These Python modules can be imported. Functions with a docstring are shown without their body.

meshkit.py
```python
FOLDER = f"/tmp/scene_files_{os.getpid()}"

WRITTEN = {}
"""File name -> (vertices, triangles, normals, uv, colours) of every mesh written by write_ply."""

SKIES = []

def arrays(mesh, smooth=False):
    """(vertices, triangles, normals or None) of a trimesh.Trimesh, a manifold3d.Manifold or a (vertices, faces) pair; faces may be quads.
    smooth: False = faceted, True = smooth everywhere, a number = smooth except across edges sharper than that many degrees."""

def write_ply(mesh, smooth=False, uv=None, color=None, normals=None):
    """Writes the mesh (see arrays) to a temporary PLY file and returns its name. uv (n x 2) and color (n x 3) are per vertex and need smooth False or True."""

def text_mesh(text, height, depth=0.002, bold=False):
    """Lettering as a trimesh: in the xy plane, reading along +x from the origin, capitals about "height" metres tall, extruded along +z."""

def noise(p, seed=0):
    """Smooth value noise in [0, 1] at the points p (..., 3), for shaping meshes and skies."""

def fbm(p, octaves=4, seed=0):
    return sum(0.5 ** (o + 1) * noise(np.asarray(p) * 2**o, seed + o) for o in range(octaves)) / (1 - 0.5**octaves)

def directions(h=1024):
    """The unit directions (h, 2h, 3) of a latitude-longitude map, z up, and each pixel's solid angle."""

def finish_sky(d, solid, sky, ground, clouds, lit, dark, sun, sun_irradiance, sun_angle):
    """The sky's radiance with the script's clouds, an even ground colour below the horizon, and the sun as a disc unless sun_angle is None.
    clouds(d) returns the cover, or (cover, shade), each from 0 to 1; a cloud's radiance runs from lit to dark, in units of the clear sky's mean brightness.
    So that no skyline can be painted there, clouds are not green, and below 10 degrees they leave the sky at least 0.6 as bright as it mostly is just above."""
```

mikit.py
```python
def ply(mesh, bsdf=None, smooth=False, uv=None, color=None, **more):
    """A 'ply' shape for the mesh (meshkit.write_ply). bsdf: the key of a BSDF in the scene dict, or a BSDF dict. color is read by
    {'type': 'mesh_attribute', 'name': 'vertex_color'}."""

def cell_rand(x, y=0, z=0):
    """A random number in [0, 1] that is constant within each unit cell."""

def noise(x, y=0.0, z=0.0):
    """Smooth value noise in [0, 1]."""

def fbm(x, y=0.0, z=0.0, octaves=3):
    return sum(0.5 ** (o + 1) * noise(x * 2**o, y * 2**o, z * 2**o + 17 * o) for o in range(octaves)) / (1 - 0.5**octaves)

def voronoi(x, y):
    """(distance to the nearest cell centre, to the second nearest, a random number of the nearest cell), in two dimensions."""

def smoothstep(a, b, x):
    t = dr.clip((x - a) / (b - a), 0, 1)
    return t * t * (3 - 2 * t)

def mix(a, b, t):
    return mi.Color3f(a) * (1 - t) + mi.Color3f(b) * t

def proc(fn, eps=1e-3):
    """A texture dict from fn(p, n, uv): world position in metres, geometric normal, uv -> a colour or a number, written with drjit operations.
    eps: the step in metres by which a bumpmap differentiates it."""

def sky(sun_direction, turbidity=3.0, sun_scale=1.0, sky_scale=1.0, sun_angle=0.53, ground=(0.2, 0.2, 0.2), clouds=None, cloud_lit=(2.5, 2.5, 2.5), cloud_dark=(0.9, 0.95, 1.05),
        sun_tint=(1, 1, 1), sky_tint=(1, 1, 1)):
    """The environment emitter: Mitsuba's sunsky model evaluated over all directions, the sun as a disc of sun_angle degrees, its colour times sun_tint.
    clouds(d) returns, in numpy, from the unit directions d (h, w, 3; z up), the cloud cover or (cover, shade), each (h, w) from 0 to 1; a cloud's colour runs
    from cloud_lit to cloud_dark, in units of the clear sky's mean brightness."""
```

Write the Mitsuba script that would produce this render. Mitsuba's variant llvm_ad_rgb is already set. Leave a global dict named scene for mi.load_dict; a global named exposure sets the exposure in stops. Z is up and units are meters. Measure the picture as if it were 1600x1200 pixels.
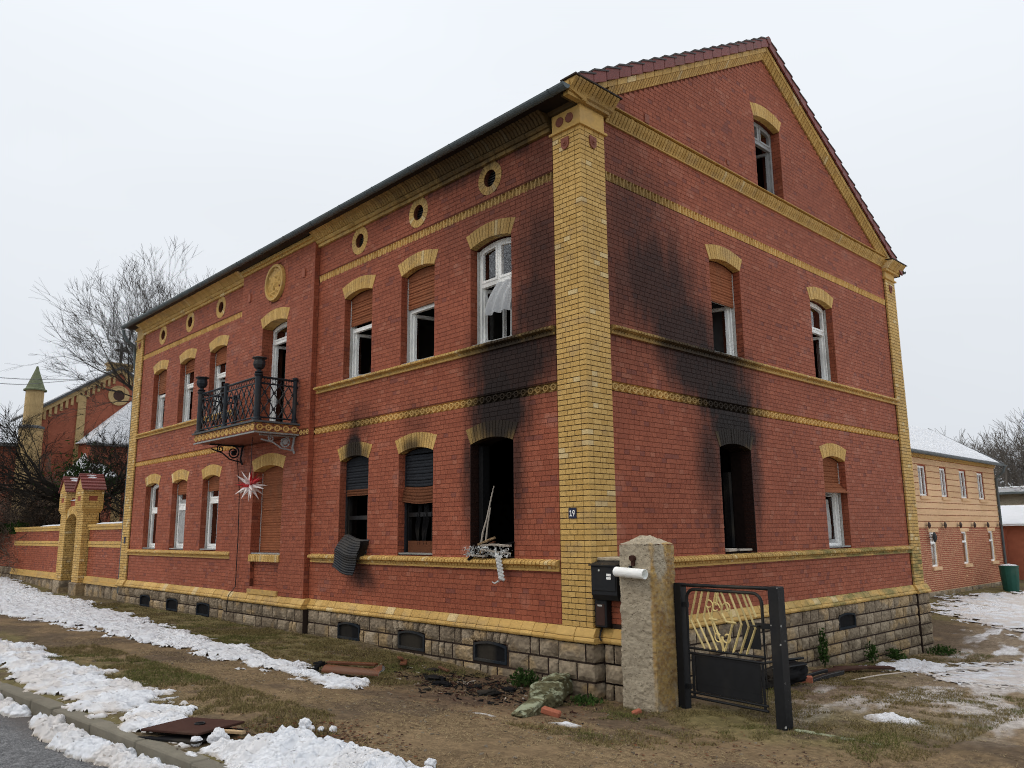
import math, random
import numpy as np, trimesh, shapely, drjit as dr, mitsuba as mi
from shapely.geometry import Polygon, box as sbox, LineString, Point
import mikit, meshkit
from mikit import ply, proc, noise, fbm, voronoi, cell_rand, smoothstep, mix

T = mi.ScalarTransform4f
scene, labels = {}, {}
rng = np.random.default_rng(7)

# ------------------------------------------------------------------ camera, sky, exposure
# eye level is z = 0; the house corner stands at the origin: street front along -x (faces -y), gable along +y (faces +x)
CAM = np.array([7.381, -8.486, 0.0])
YAW, PITCH, ROLL = np.radians([136.395, 10.452, -0.559])
fwd = np.array([math.cos(YAW) * math.cos(PITCH), math.sin(YAW) * math.cos(PITCH), math.sin(PITCH)])
rgt = np.cross(fwd, [0, 0, 1]); rgt /= np.linalg.norm(rgt)
upv = np.cross(rgt, fwd)
upr = -math.sin(ROLL) * rgt + math.cos(ROLL) * upv
scene['camera'] = {'type': 'perspective', 'fov': 65.14, 'fov_axis': 'x', 'near_clip': 0.1, 'far_clip': 3000.0,
                   'to_world': T().look_at(origin=CAM.tolist(), target=(CAM + fwd).tolist(), up=upr.tolist())}

def overcast(d):
    el = np.clip(d[..., 2], 0, 1)
    n = meshkit.fbm(d * np.array([2.2, 2.2, 5.0]) + 3.1, 4, 5)
    shade = 1.0 - (0.30 + 0.55 * el + 0.16 * (n - 0.5))
    return np.ones(d.shape[:2]), np.clip(shade, 0, 1)

scene['sky'] = mikit.sky([-0.25, -0.75, 0.9], turbidity=4, sun_scale=0.1, sun_angle=28, clouds=overcast,
                         cloud_lit=(2.36, 2.46, 2.58), cloud_dark=(1.12, 1.185, 1.27), ground=(0.25, 0.24, 0.23))
exposure = 2.15

# ------------------------------------------------------------------ small mesh tools: every mesh is (vertices, triangles)
def cat(ms):
    vs, fs, n = [], [], 0
    for v, f in ms:
        vs.append(np.asarray(v, float)); fs.append(np.asarray(f, int) + n); n += len(v)
    return np.vstack(vs), np.vstack(fs)
BOXF = np.array([[0,2,3],[0,3,1],[4,5,7],[4,7,6],[0,1,5],[0,5,4],[2,6,7],[2,7,3],[0,4,6],[0,6,2],[1,3,7],[1,7,5]])
def box(x0, x1, y0, y1, z0, z1):
    return np.array([[x, y, z] for x in (x0, x1) for y in (y0, y1) for z in (z0, z1)], float), BOXF
def cham(x0, x1, y0, y1, z0, z1, c):
    """A box with all edges bevelled by c."""
    v = []
    for x, sx in ((x0, 1), (x1, -1)):
        for y, sy in ((y0, 1), (y1, -1)):
            for z, sz in ((z0, 1), (z1, -1)):
                v += [[x, y + sy*c, z + sz*c], [x + sx*c, y, z + sz*c], [x + sx*c, y + sy*c, z]]
    h = trimesh.Trimesh(np.array(v, float), [[0, 1, 2]], process=False).convex_hull
    return np.array(h.vertices), np.array(h.faces)
def hull(pts):
    h = trimesh.convex.convex_hull(np.asarray(pts, float))
    return np.array(h.vertices), np.array(h.faces)
def xf(m, R=None, t=(0, 0, 0), about=(0, 0, 0)):
    v = np.asarray(m[0], float) - about
    if R is not None: v = v @ np.asarray(R).T
    return v + about + t, m[1]
def rotm(axis, deg):
    return trimesh.transformations.rotation_matrix(math.radians(deg), axis)[:3, :3]
def tube(pts, r, n=8, cap=True):
    p = np.asarray(pts, float); r = np.broadcast_to(r, (len(p),))
    t = np.gradient(p, axis=0); t /= np.linalg.norm(t, axis=1, keepdims=True) + 1e-12
    ref = np.array([0, 0, 1.0]) if np.abs(t[:, 2]).mean() < 0.8 else np.array([1.0, 0.1, 0])
    a = np.cross(t, ref); a /= np.linalg.norm(a, axis=1, keepdims=True) + 1e-12
    b = np.cross(t, a); an = np.arange(n) * 2 * np.pi / n
    v = (p[:, None] + r[:, None, None] * (np.cos(an)[None, :, None] * a[:, None] + np.sin(an)[None, :, None] * b[:, None])).reshape(-1, 3)
    f = []
    for i in range(len(p) - 1):
        for j in range(n):
            q = [i*n + j, i*n + (j+1) % n, (i+1)*n + (j+1) % n, (i+1)*n + j]
            f += [[q[0], q[2], q[1]], [q[0], q[3], q[2]]]
    if cap:
        k = len(v); v = np.vstack([v, p[0], p[-1]])
        for j in range(n):
            f += [[k, j, (j+1) % n], [k+1, (len(p)-1)*n + (j+1) % n, (len(p)-1)*n + j]]
    return v, np.array(f)
def lathe(prof, n=16, at=(0, 0, 0), lobes=0, amp=0.0):
    pr = np.array(prof, float); an = np.arange(n) * 2 * np.pi / n
    k = 1 + amp * np.cos(lobes * an)
    v = np.stack([pr[:, None, 0] * (np.cos(an) * k), pr[:, None, 0] * (np.sin(an) * k), np.repeat(pr[:, 1:2], n, 1)], -1).reshape(-1, 3) + at
    f = []
    for i in range(len(pr) - 1):
        for j in range(n):
            q = [i*n + j, i*n + (j+1) % n, (i+1)*n + (j+1) % n, (i+1)*n + j]
            f += [[q[0], q[1], q[2]], [q[0], q[2], q[3]]]
    return v, np.array(f)
class Plane:
    """A wall plane: s runs along u, z is up, d points out of the wall (u x z)."""
    def __init__(s, O, u):
        s.O, s.u = np.array(O, float), np.array(u, float); s.n = np.cross(s.u, [0, 0, 1])
    def at(s, a, z, d=0.0):
        a, z, d = np.broadcast_arrays(np.asarray(a, float), z, d)
        return s.O + a[..., None] * s.u + z[..., None] * np.array([0, 0, 1.0]) + d[..., None] * s.n
def plate(poly, pl, d0, d1):
    """A shapely polygon (s, z) made solid between depths d0 and d1."""
    out = []
    for g in getattr(poly, 'geoms', [poly]):
        if g.is_empty or g.area < 1e-7: continue
        m = trimesh.creation.extrude_polygon(g, d1 - d0, engine='earcut')
        v = np.array(m.vertices)
        out.append((pl.at(v[:, 0], v[:, 1], v[:, 2] + d0), np.array(m.faces)))
    return cat(out)
def slab(pl, s0, s1, z0, z1, d0, d1):
    v, f = box(s0, s1, z0, z1, d0, d1)
    return pl.at(v[:, 0], v[:, 1], v[:, 2]), f
def prism(pl, prof, s0, s1):
    """A closed profile (d, z), counter-clockwise seen along +s, swept from s0 to s1."""
    p = np.array(prof, float); n = len(p)
    v = np.vstack([pl.at(np.full(n, s), p[:, 1], p[:, 0]) for s in (s0, s1)])
    f = []
    for i in range(n):
        j = (i + 1) % n
        f += [[i, j, n + j], [i, n + j, n + i]]
    caps = trimesh.creation.triangulate_polygon(Polygon(p), engine='earcut')[1]
    idx = [[a, b, c] for a, b, c in caps]
    f += [[a, c, b] for a, b, c in idx] + [[n + a, n + b, n + c] for a, b, c in idx]
    m = trimesh.Trimesh(v, f, process=False); m.fix_normals()
    return np.array(m.vertices), np.array(m.faces)
def sheet(fn, nu, nv):
    """A grid surface fn(U, V) -> (nu, nv, 3)."""
    U, V = np.meshgrid(np.linspace(0, 1, nu), np.linspace(0, 1, nv), indexing='ij')
    v = fn(U, V).reshape(-1, 3)
    i, j = np.meshgrid(np.arange(nu - 1), np.arange(nv - 1), indexing='ij')
    a = (i * nv + j).ravel()
    return v, np.vstack([np.stack([a, a + nv, a + nv + 1], 1), np.stack([a, a + nv + 1, a + 1], 1)])

used = {}
def key_for(k):
    n = used.get(k, 0); used[k] = n + 1
    return k if n == 0 else f'{k}_{n:03d}'
def ent(key, m, bsdf, col=0, tone=None, uv=None, smooth=False, num=True, **lab):
    """One entry of the scene. col picks the colour in the shared materials, tone its variation."""
    k = key_for(key) if num else key
    if uv is None and col is not None:
        t = rng.random() if tone is None else tone
        uv = np.tile([col + 0.5, t], (len(m[0]), 1))
    scene[k] = ply(m, bsdf, smooth=smooth, uv=uv)
    if lab: labels[k] = lab
    return k
def thing(name, label, cat_, group=None):
    k = key_for(name); labels[k] = {'label': label, 'category': cat_}
    if group: labels[k]['group'] = group
    return k

# ------------------------------------------------------------------ materials
ROOT_ROOM = (-7.4, -0.2, 0.2, 6.0)
SOOT_S = [(-1.78, 1.95, .86, .80, .98), (-1.55, 2.55, 1.15, .80, .96), (-1.0, 2.75, 1.0, .70, .88), (-.95, 3.40, .85, .80, .88), (-.85, 4.3, .85, 1.5, .82),
          (-1.4, 5.3, 2.6, 1.3, .50), (-.7, 5.5, 1.3, 1.3, .62), (-2.57, .95, .22, 1.15, .85), (-1.43, .95, .28, 1.2, .80), (-5.97, 1.60, .46, .30, .97), (-5.95, 1.95, .36, .42, .72), (-5.85, 2.15, .6, .4, .5),
          (-4.1, 1.56, .30, .22, .85), (-4.0, 1.95, .5, .5, .36), (-5.62, -.78, .48, .32, .8), (-1.2, 6.38, 4.8, .45, .88)]
SOOT_G = [(3.86, 1.70, .92, .60, .99), (3.70, 2.2, 1.1, .65, .98), (3.15, 2.65, 1.5, .72, .95), (2.5, 3.2, 1.55, 1.0, .92), (1.75, 3.9, 1.5, 1.3, .88), (1.2, 4.8, 1.4, 1.5, .72),
          (.8, 4.2, 1.5, 2.3, .62), (3.10, 1.15, .55, 1.15, .85), (3.2, .35, .24, .9, .55), (4.48, 1.0, .26, 1.25, .80), (3.85, 1.15, .7, .6, .95), (.7, 5.9, 1.5, 1.2, .45)]
def soot_of(p):
    onS = (p.y < .24) & (p.x < .02)
    clean = (p.x > -.57) & (p.y < .57) & (p.z < 6.34) & (dr.maximum(p.x, -p.y) > .03)
    s = dr.select(onS, p.x, p.y)
    w1, w2 = fbm(s * 2.1, p.z * 1.3, 3.0, 2) - .5, fbm(s * 2.3 + 9, p.z * 1.5, 7.0, 2) - .5
    a, z = s + .26 * w1, p.z + .26 * w2
    streak = fbm(s * 9, p.z * .9, 0.0, 3) - .5
    def total(L):
        out = mi.Float(0)
        for cs, cz, rs, rz, k in L:
            d = dr.sqrt(dr.square((a - cs) / rs) + dr.square((z - cz) / rz))
            out = dr.maximum(out, k * smoothstep(1.36, .50 if k > .945 else .30 if k > .85 else .12, d + .34 * streak))
        return out
    val = dr.select(clean, .0, dr.select(onS, total(SOOT_S), total(SOOT_G)))
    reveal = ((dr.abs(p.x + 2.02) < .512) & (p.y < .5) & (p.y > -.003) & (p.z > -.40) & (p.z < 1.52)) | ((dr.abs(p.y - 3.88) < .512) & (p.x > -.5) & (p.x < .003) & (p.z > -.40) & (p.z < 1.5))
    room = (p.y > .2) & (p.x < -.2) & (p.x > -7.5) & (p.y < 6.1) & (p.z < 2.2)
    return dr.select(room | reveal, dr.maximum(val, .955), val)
# kinds of the masonry material
RED, YEL, MOR, STO, TER, PLA, CHR, CHY, RCO, STU, MOS, MORED, GLD = range(13)
def masonry(p, n, uv):
    k, t = dr.floor(uv.x), uv.y
    big = fbm(p.x * .7 + 3, p.y * .7, p.z * .7, 3)
    fine = fbm(p.x * 26, p.y * 26, p.z * 26, 2)
    mid = fbm(p.x * 5, p.y * 5, p.z * 5, 2)
    red = mix((.272, .076, .042), (.358, .109, .060), t)
    red = dr.select(t > .95, mix(red, (.36, .15, .10), .4), red)
    red = dr.select(t < .05, mix(red, (.20, .07, .055), .6), red)
    spot = smoothstep(.70, .80, noise(p.x * 3.1, p.y * 3.1, p.z * 3.1)) * smoothstep(.5, .62, big)
    red = mix(red, (.50, .27, .21), .14 * spot)
    yel = mix((.51, .315, .095), (.63, .415, .145), t)
    yel = dr.select(t > .965, mix(yel, (.68, .56, .32), .6), yel)
    yel = mix(yel, (.40, .27, .13), .45 * smoothstep(.56, .75, mid))
    mor = mix((.022, .015, .012), (.05, .035, .028), mid)
    mored = mix((.11, .037, .022), (.18, .060, .035), mid)
    sto = mix(mix((.20, .158, .112), (.35, .285, .205), t), (.175, .138, .098), smoothstep(.45, .7, mid))
    sto = mix(sto, (.44, .30, .14), .45 * smoothstep(.55, .68, fbm(p.x * 2.7 + 31, p.y * 2.7, p.z * 2.7, 3)))
    sto = sto * (.6 + .8 * fine)
    ter = mix((.20, .075, .05), (.27, .10, .07), t)
    pla = mix((.15, .15, .15), (.22, .21, .20), big)
    chr_ = mix((.28, .085, .05), (.40, .14, .085), dr.clip(.6 * mid + .5 * t, 0, 1))
    chy = mix((.40, .28, .13), (.52, .38, .19), mid)
    tool = fbm(p.x * 22 + p.y * 22, p.z * 75, 2.0, 2)
    co = mix((.285, .24, .175), (.48, .42, .315), dr.clip(.5 * mid + .9 * (tool - .25), 0, 1))
    pock = smoothstep(.72, .80, noise(p.x * 60, p.y * 60, p.z * 75))
    co = mix(co, (.10, .075, .05), .65 * pock)
    rust = smoothstep(1.08, 1.12, p.x + .05 * (fbm(p.x * 9, p.y * 9, p.z * 5, 3) - .5)) * smoothstep(.40, .60, fbm(p.y * 4.5 + 3, p.z * 2.1, 4.0, 4) + .30 * smoothstep(-.25, -.75, p.z) - .16 * smoothstep(-1.5, -2.1, p.z) - .06)
    co = mix(co, mix((.22, .11, .03), (.46, .30, .085), dr.clip(1.2 * mid + 1.1 * (fine - .5) - .1, 0, 1)), .85 * rust * (.6 + .4 * smoothstep(.3, .6, tool)))
    stu = mix((.60, .385, .215), (.72, .49, .295), dr.clip(.6 * t + .4 * mid, 0, 1))
    mos = mix(mix((.05, .045, .025), (.14, .13, .07), fine), (.27, .29, .195), smoothstep(.44, .60, fbm(p.x * 9, p.y * 9, p.z * 9, 4)) * smoothstep(-.2, .7, n.z))
    c = red
    for i, x in ((1, yel), (2, mor), (3, sto), (4, ter), (5, pla), (6, chr_), (7, chy), (8, co), (9, stu), (10, mos), (11, mored), (12, mix((.58, .365, .125), (.70, .47, .18), t))):
        c = dr.select(k == i, x, c)
    c = c * (.80 + .28 * big + .16 * fine)
    # green film on ledges of the gable that stay damp
    moss = smoothstep(.30, .75, fbm(p.x * 3.7 + 5, p.y * 3.7, p.z * 9, 4)) * smoothstep(3.6, 7.4, p.y) * dr.select((p.x > -.02) & (p.z < -.38) & (p.y < 12.2) & (p.x < .4), 1.0, 0.0) * dr.select(k == YEL, 1.0, .0)
    c = mix(c, (.13, .14, .045), .8 * moss)
    damp = smoothstep(-1.45, -2.4, p.z) * dr.select(k == STO, .22, 0.0)
    c = mix(c, (.10, .085, .05), damp)
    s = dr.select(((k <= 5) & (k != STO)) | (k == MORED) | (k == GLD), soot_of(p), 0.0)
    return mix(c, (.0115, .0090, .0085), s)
scene['brick_mat'] = {'type': 'twosided', 'b': {'type': 'principled', 'base_color': proc(masonry), 'roughness': .55, 'specular': .13}}
def pitted(p, n, uv): return .016 * fbm(p.x * 24, p.y * 24, p.z * 30, 3) + .005 * noise(p.x * 85, p.y * 85, p.z * 95)
scene['stone_mat'] = {'type': 'twosided', 'b': {'type': 'bumpmap', 'arbitrary': proc(pitted, .003), 'scale': 1.0, 'bsdf': {'type': 'principled', 'base_color': proc(masonry), 'roughness': .9, 'specular': .1}}}

# kinds of the shared "paint" material: small things with a plain colour and a little dirt
PAL = {'white': (.86, .87, .85), 'black': (.012, .013, .015), 'char': (.009, .009, .010), 'shutter': (.27, .098, .048), 'zinc': (.10, .125, .135), 'tile': (.20, .058, .050), 'tiletop': (.055, .05, .05),
       'gateyel': (.72, .58, .26), 'rust': (.050, .023, .017), 'lightrail': (.5, .5, .47), 'curtain': (.55, .56, .55), 'iron': (.018, .023, .030), 'starred': (.45, .03, .035), 'starwhite': (.85, .78, .76),
       'green': (.02, .10, .075), 'plank': (.135, .052, .026), 'ash': (.45, .40, .34), 'blue': (.02, .025, .06), 'oldwhite': (.30, .31, .31), 'spire': (.16, .18, .11), 'slate': (.11, .115, .12),
       'kerb': (.165, .15, .118), 'scorch': (.026, .029, .035), 'pipe': (.10, .12, .125), 'yellowpot': (.5, .38, .08), 'orange': (.42, .13, .06), 'wood': (.40, .28, .16), 'grey': (.24, .24, .23), 'pebble': (.17, .14, .105)}
KI = {k: i for i, k in enumerate(PAL)}
def paint(p, n, uv):
    k, t = dr.floor(uv.x), uv.y
    c = mi.Color3f(.5)
    for i, col in enumerate(PAL.values()):
        c = dr.select(k == i, mi.Color3f(col), c)
    f = fbm(p.x * 9, p.y * 9, p.z * 9, 3); g = fbm(p.x * 60, p.y * 60, p.z * 60, 2)
    c = c * dr.select(k == 0, .93 + .08 * f + .03 * g, .72 + .36 * f + .2 * g) * (.86 + .28 * t)
    chip = smoothstep(.735, .75, fbm(p.x * 19 + 5, p.y * 19, p.z * 15, 4)) * dr.select((k == KI['black']) & (p.x > 2.5) & (p.x < 3.0), 1.0, 0.0)
    c = mix(c, (.5, .5, .48), .85 * chip)
    return mix(c, (.12, .10, .07), .25 * smoothstep(.5, .75, fbm(p.x * 2.3, p.y * 2.3 + 7, p.z * 1.1, 3)))
scene['paint_mat'] = {'type': 'twosided', 'b': {'type': 'principled', 'base_color': proc(paint), 'roughness': .45, 'specular': .22}}
scene['matt_mat'] = {'type': 'twosided', 'b': {'type': 'principled', 'base_color': proc(paint), 'roughness': .85, 'specular': .12}}
scene['glass_mat'] = {'type': 'thindielectric', 'int_ior': 1.5}
scene['lace_mat'] = {'type': 'principledthin', 'base_color': {'type': 'rgb', 'value': (.62, .64, .66)}, 'roughness': .8, 'diff_trans': .7}
def pt(key, m, hue, matt=False, **kw):
    return ent(key, m, 'matt_mat' if matt else 'paint_mat', KI[hue], **kw)

# ------------------------------------------------------------------ the lie of the land
def sst(a, b, x):
    t = np.clip((x - a) / (b - a), 0, 1); return t * t * (3 - 2 * t)
def land(x, y):
    x, y = np.asarray(x, float), np.asarray(y, float)
    return -1.70 - (.24 + .22 * sst(-6.5, .8, x)) * sst(-4.8, -.2, y) * sst(-33, -24, x) - .62 * sst(0, 12, y)
def kerb_y(x): return -5.69 + .07 * (x + .0)
ROAD_Z = -1.83
def ground_z(x, y):
    x, y = np.asarray(x, float), np.asarray(y, float)
    p = np.stack([x, y, 0 * x], -1)
    near = sst(60, 25, np.hypot(x - 2, y + 2))
    b = .05 * (meshkit.fbm(p * .9, 3, 3) - .5) + near * .045 * (meshkit.fbm(p * 4.5, 3, 11) - .5) + near * .02 * (meshkit.fbm(p * 14, 2, 21) - .5)
    z = land(x, y) + b
    road = sst(-.02, .03, kerb_y(x) - .1 - y)
    return z * (1 - road) + (ROAD_Z - .06) * road

def earth(p, n, uv):
    big = fbm(p.x * .45, p.y * .45, 0.0, 3); mid = fbm(p.x * 2.3, p.y * 2.3, 4.0, 3); fine = fbm(p.x * 16, p.y * 16, 2.0, 3); grit = noise(p.x * 70, p.y * 70, 1.0)
    dirt = mix((.115, .078, .042), (.215, .15, .083), dr.clip(.75 * mid + .5 * fine - .12, 0, 1))
    dark = mix((.060, .042, .028), (.11, .078, .05), fine)
    grass = mix((.080, .072, .026), (.175, .142, .062), dr.clip(.5 * mid + .55 * fine, 0, 1))
    wob = .9 * (big - .5) + .7 * (mid - .5)
    # the trodden path runs along the street between two grass strips
    yw = p.y + wob
    g1 = smoothstep(-2.55, -1.7, yw) * smoothstep(-1.0, -2.2, p.x + 1.5 * wob)
    g2 = smoothstep(-4.55, -5.1, yw) * smoothstep(3.0, 1.2, p.x)
    g3 = smoothstep(-.9, .2, yw) * smoothstep(1.1, 1.5, p.x) * smoothstep(4.3, 3.2, p.x - .12 * p.y + wob)
    gr = dr.clip(g1 + g2 + g3, 0, 1) * smoothstep(.30, .52, .5 * mid + .5 * fine + .1)
    c = mix(dirt, grass, .92 * gr)
    c = mix(c, dark, .75 * smoothstep(.50, .66, fbm(p.x * 1.1 + 20, p.y * 1.1, 1.0, 4)) )
    # burnt litter and wet mud near the walls
    burn = smoothstep(2.4, .6, dr.sqrt(dr.square((p.x + 1.3) / 1.3) + dr.square((p.y + .9) / .8)) + wob)
    c = mix(c, mix((.035, .025, .02), (.10, .055, .035), fine), .7 * burn)
    mud = smoothstep(1.5, .5, dr.sqrt(dr.square((p.x - 2.0) / 1.6) + dr.square((p.y - 3.1) / 1.4)) + .8 * wob)
    c = mix(c, (.06, .032, .024), .7 * mud)
    # thin trodden ice in the yard
    yard = smoothstep(1.9, 3.0, p.x + .16 * p.y + 1.2 * wob) * smoothstep(.4, 2.6, p.y + wob)
    rut = fbm((p.x + .25 * p.y) * 2.2, (p.y - .25 * p.x) * .55, 9.0, 4)
    c = mix(c, mix((.17, .125, .085), (.30, .235, .165), fine), .8 * yard)
    icy = yard * smoothstep(.47, .60, rut) * (.55 + .45 * smoothstep(3.0, 12.0, p.y))
    c = mix(c, mix((.50, .47, .44), (.78, .80, .84), fine), .85 * icy)
    c = c * (.72 + .36 * fine + .20 * grit)
    far = smoothstep(40.0, 120.0, dr.sqrt(p.x * p.x + p.y * p.y))
    return mix(c, mix((.22, .20, .14), (.8, .82, .85), smoothstep(.35, .6, big)), far)
def clods(p, n, uv): return .030 * fbm(p.x * 9, p.y * 9, 0.0, 3) + .012 * noise(p.x * 45, p.y * 45, 2.0)
def bumped(fn, b, eps=.004): return {'type': 'twosided', 'b': {'type': 'bumpmap', 'arbitrary': proc(fn, eps), 'scale': 1.0, 'bsdf': b}}
scene['earth_mat'] = bumped(clods, {'type': 'principled', 'base_color': proc(earth), 'roughness': .88, 'specular': .25})
def tarmac(p, n, uv):
    a = noise(p.x * 95, p.y * 95, 1.0); b = fbm(p.x * 22, p.y * 22, 3.0, 3); m = fbm(p.x * 1.2, p.y * 1.2, 3.0, 3)
    c = mix((.035, .036, .038), (.24, .24, .245), dr.clip(.9 * a * a + .7 * b - .35, 0, 1)) * (.75 + .5 * m)
    wet = smoothstep(-.62, -.30, p.y - kerb_y(p.x) + .3 * (b - .5))
    return mix(c, (.055, .040, .030), .8 * wet)
scene['tarmac_mat'] = {'type': 'twosided', 'b': {'type': 'principled', 'base_color': proc(tarmac), 'roughness': .6, 'specular': .4}}
def snowcol(p, n, uv):
    f = fbm(p.x * 7, p.y * 7, p.z * 7, 3); g = fbm(p.x * 30, p.y * 30, p.z * 30, 2)
    c = mix((.60, .62, .66), (.76, .775, .80), dr.clip(.6 * f + .5 * g, 0, 1))
    c = mix(mix((.30, .26, .21), (.52, .50, .48), f), c, smoothstep(.0, .022, uv.x + .012 * (g - .5)))
    dirty = smoothstep(.40, .64, fbm(p.x * 2.6 + 3, p.y * 2.6, 1.0, 4)) * uv.y
    c = mix(c, (.52, .43, .34), .55 * dirty)
    return mix(c, (.16, .11, .07), .55 * smoothstep(.72, .78, g) * smoothstep(.45, .6, f) * (.3 + uv.y))
def crust(p, n, uv): return .055 * fbm(p.x * 11, p.y * 11, p.z * 11, 3) + .016 * noise(p.x * 50, p.y * 50, p.z * 50)
scene['snow_mat'] = bumped(crust, {'type': 'principled', 'base_color': proc(snowcol), 'roughness': .75, 'specular': .3})

# ground: one sheet, fine near the house and coarse to the horizon
def spread(lo, hi, step, far, n):
    g = np.geomspace(1, far, n)
    return np.concatenate([(lo - g)[::-1], np.arange(lo, hi, step), hi + g])
xs, ys = spread(-14, 7.5, .075, 1500, 44), spread(-6.6, 10, .075, 1500, 50)
X, Y = np.meshgrid(xs, ys, indexing='ij')
gv = np.stack([X, Y, ground_z(X, Y)], -1).reshape(-1, 3)
i, j = np.meshgrid(np.arange(len(xs) - 1), np.arange(len(ys) - 1), indexing='ij'); a = (i * len(ys) + j).ravel(); ny = len(ys)
ent('ground', (gv, np.vstack([np.stack([a, a + ny, a + ny + 1], 1), np.stack([a, a + ny + 1, a + 1], 1)])), 'earth_mat', None, smooth=True,
    label='trodden brown earth with thin grass and icy patches round the house', category='ground', kind='structure')
rx = np.linspace(-300, 60, 3); rv = np.array([[x, y, ROAD_Z] for x in rx for y in (-16., -11., None)], dtype=object)
rv = np.array([[x, kerb_y(x) - .16 if y is None else -40.0 if y == -16 else y, ROAD_Z] for x, y, _ in rv], float)
def road_fn(U, V):
    x = -300 + 360 * U; y0 = kerb_y(x) - .15
    return np.stack([x, y0 - V * 9.0, ROAD_Z + .02 * np.sin(V * 3.1)], -1)
ent('road', sheet(road_fn, 60, 12), 'tarmac_mat', None, smooth=True, label='dark damp asphalt road along the kerb in front of the house', category='road', kind='structure')

# kerb of separate stones
labels['kerb'] = {'label': 'row of worn grey kerb stones between the asphalt and the snow strip', 'category': 'kerb', 'kind': 'structure'}
x = -31.0; kang = math.degrees(math.atan(.07)); n_k = 0
while x < 6:
    L = .98 if rng.random() > .25 else .62
    m = cham(0, L - .012, -.17, 0, -.30, 0, .012)
    m = xf(m, rotm([0, 0, 1], kang + rng.normal(0, .35)), (x, kerb_y(x), -1.695 + rng.normal(0, .006)))
    pt('kerb__kerb_stone', m, 'kerb', matt=True); x += L * math.cos(math.radians(kang))

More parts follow.
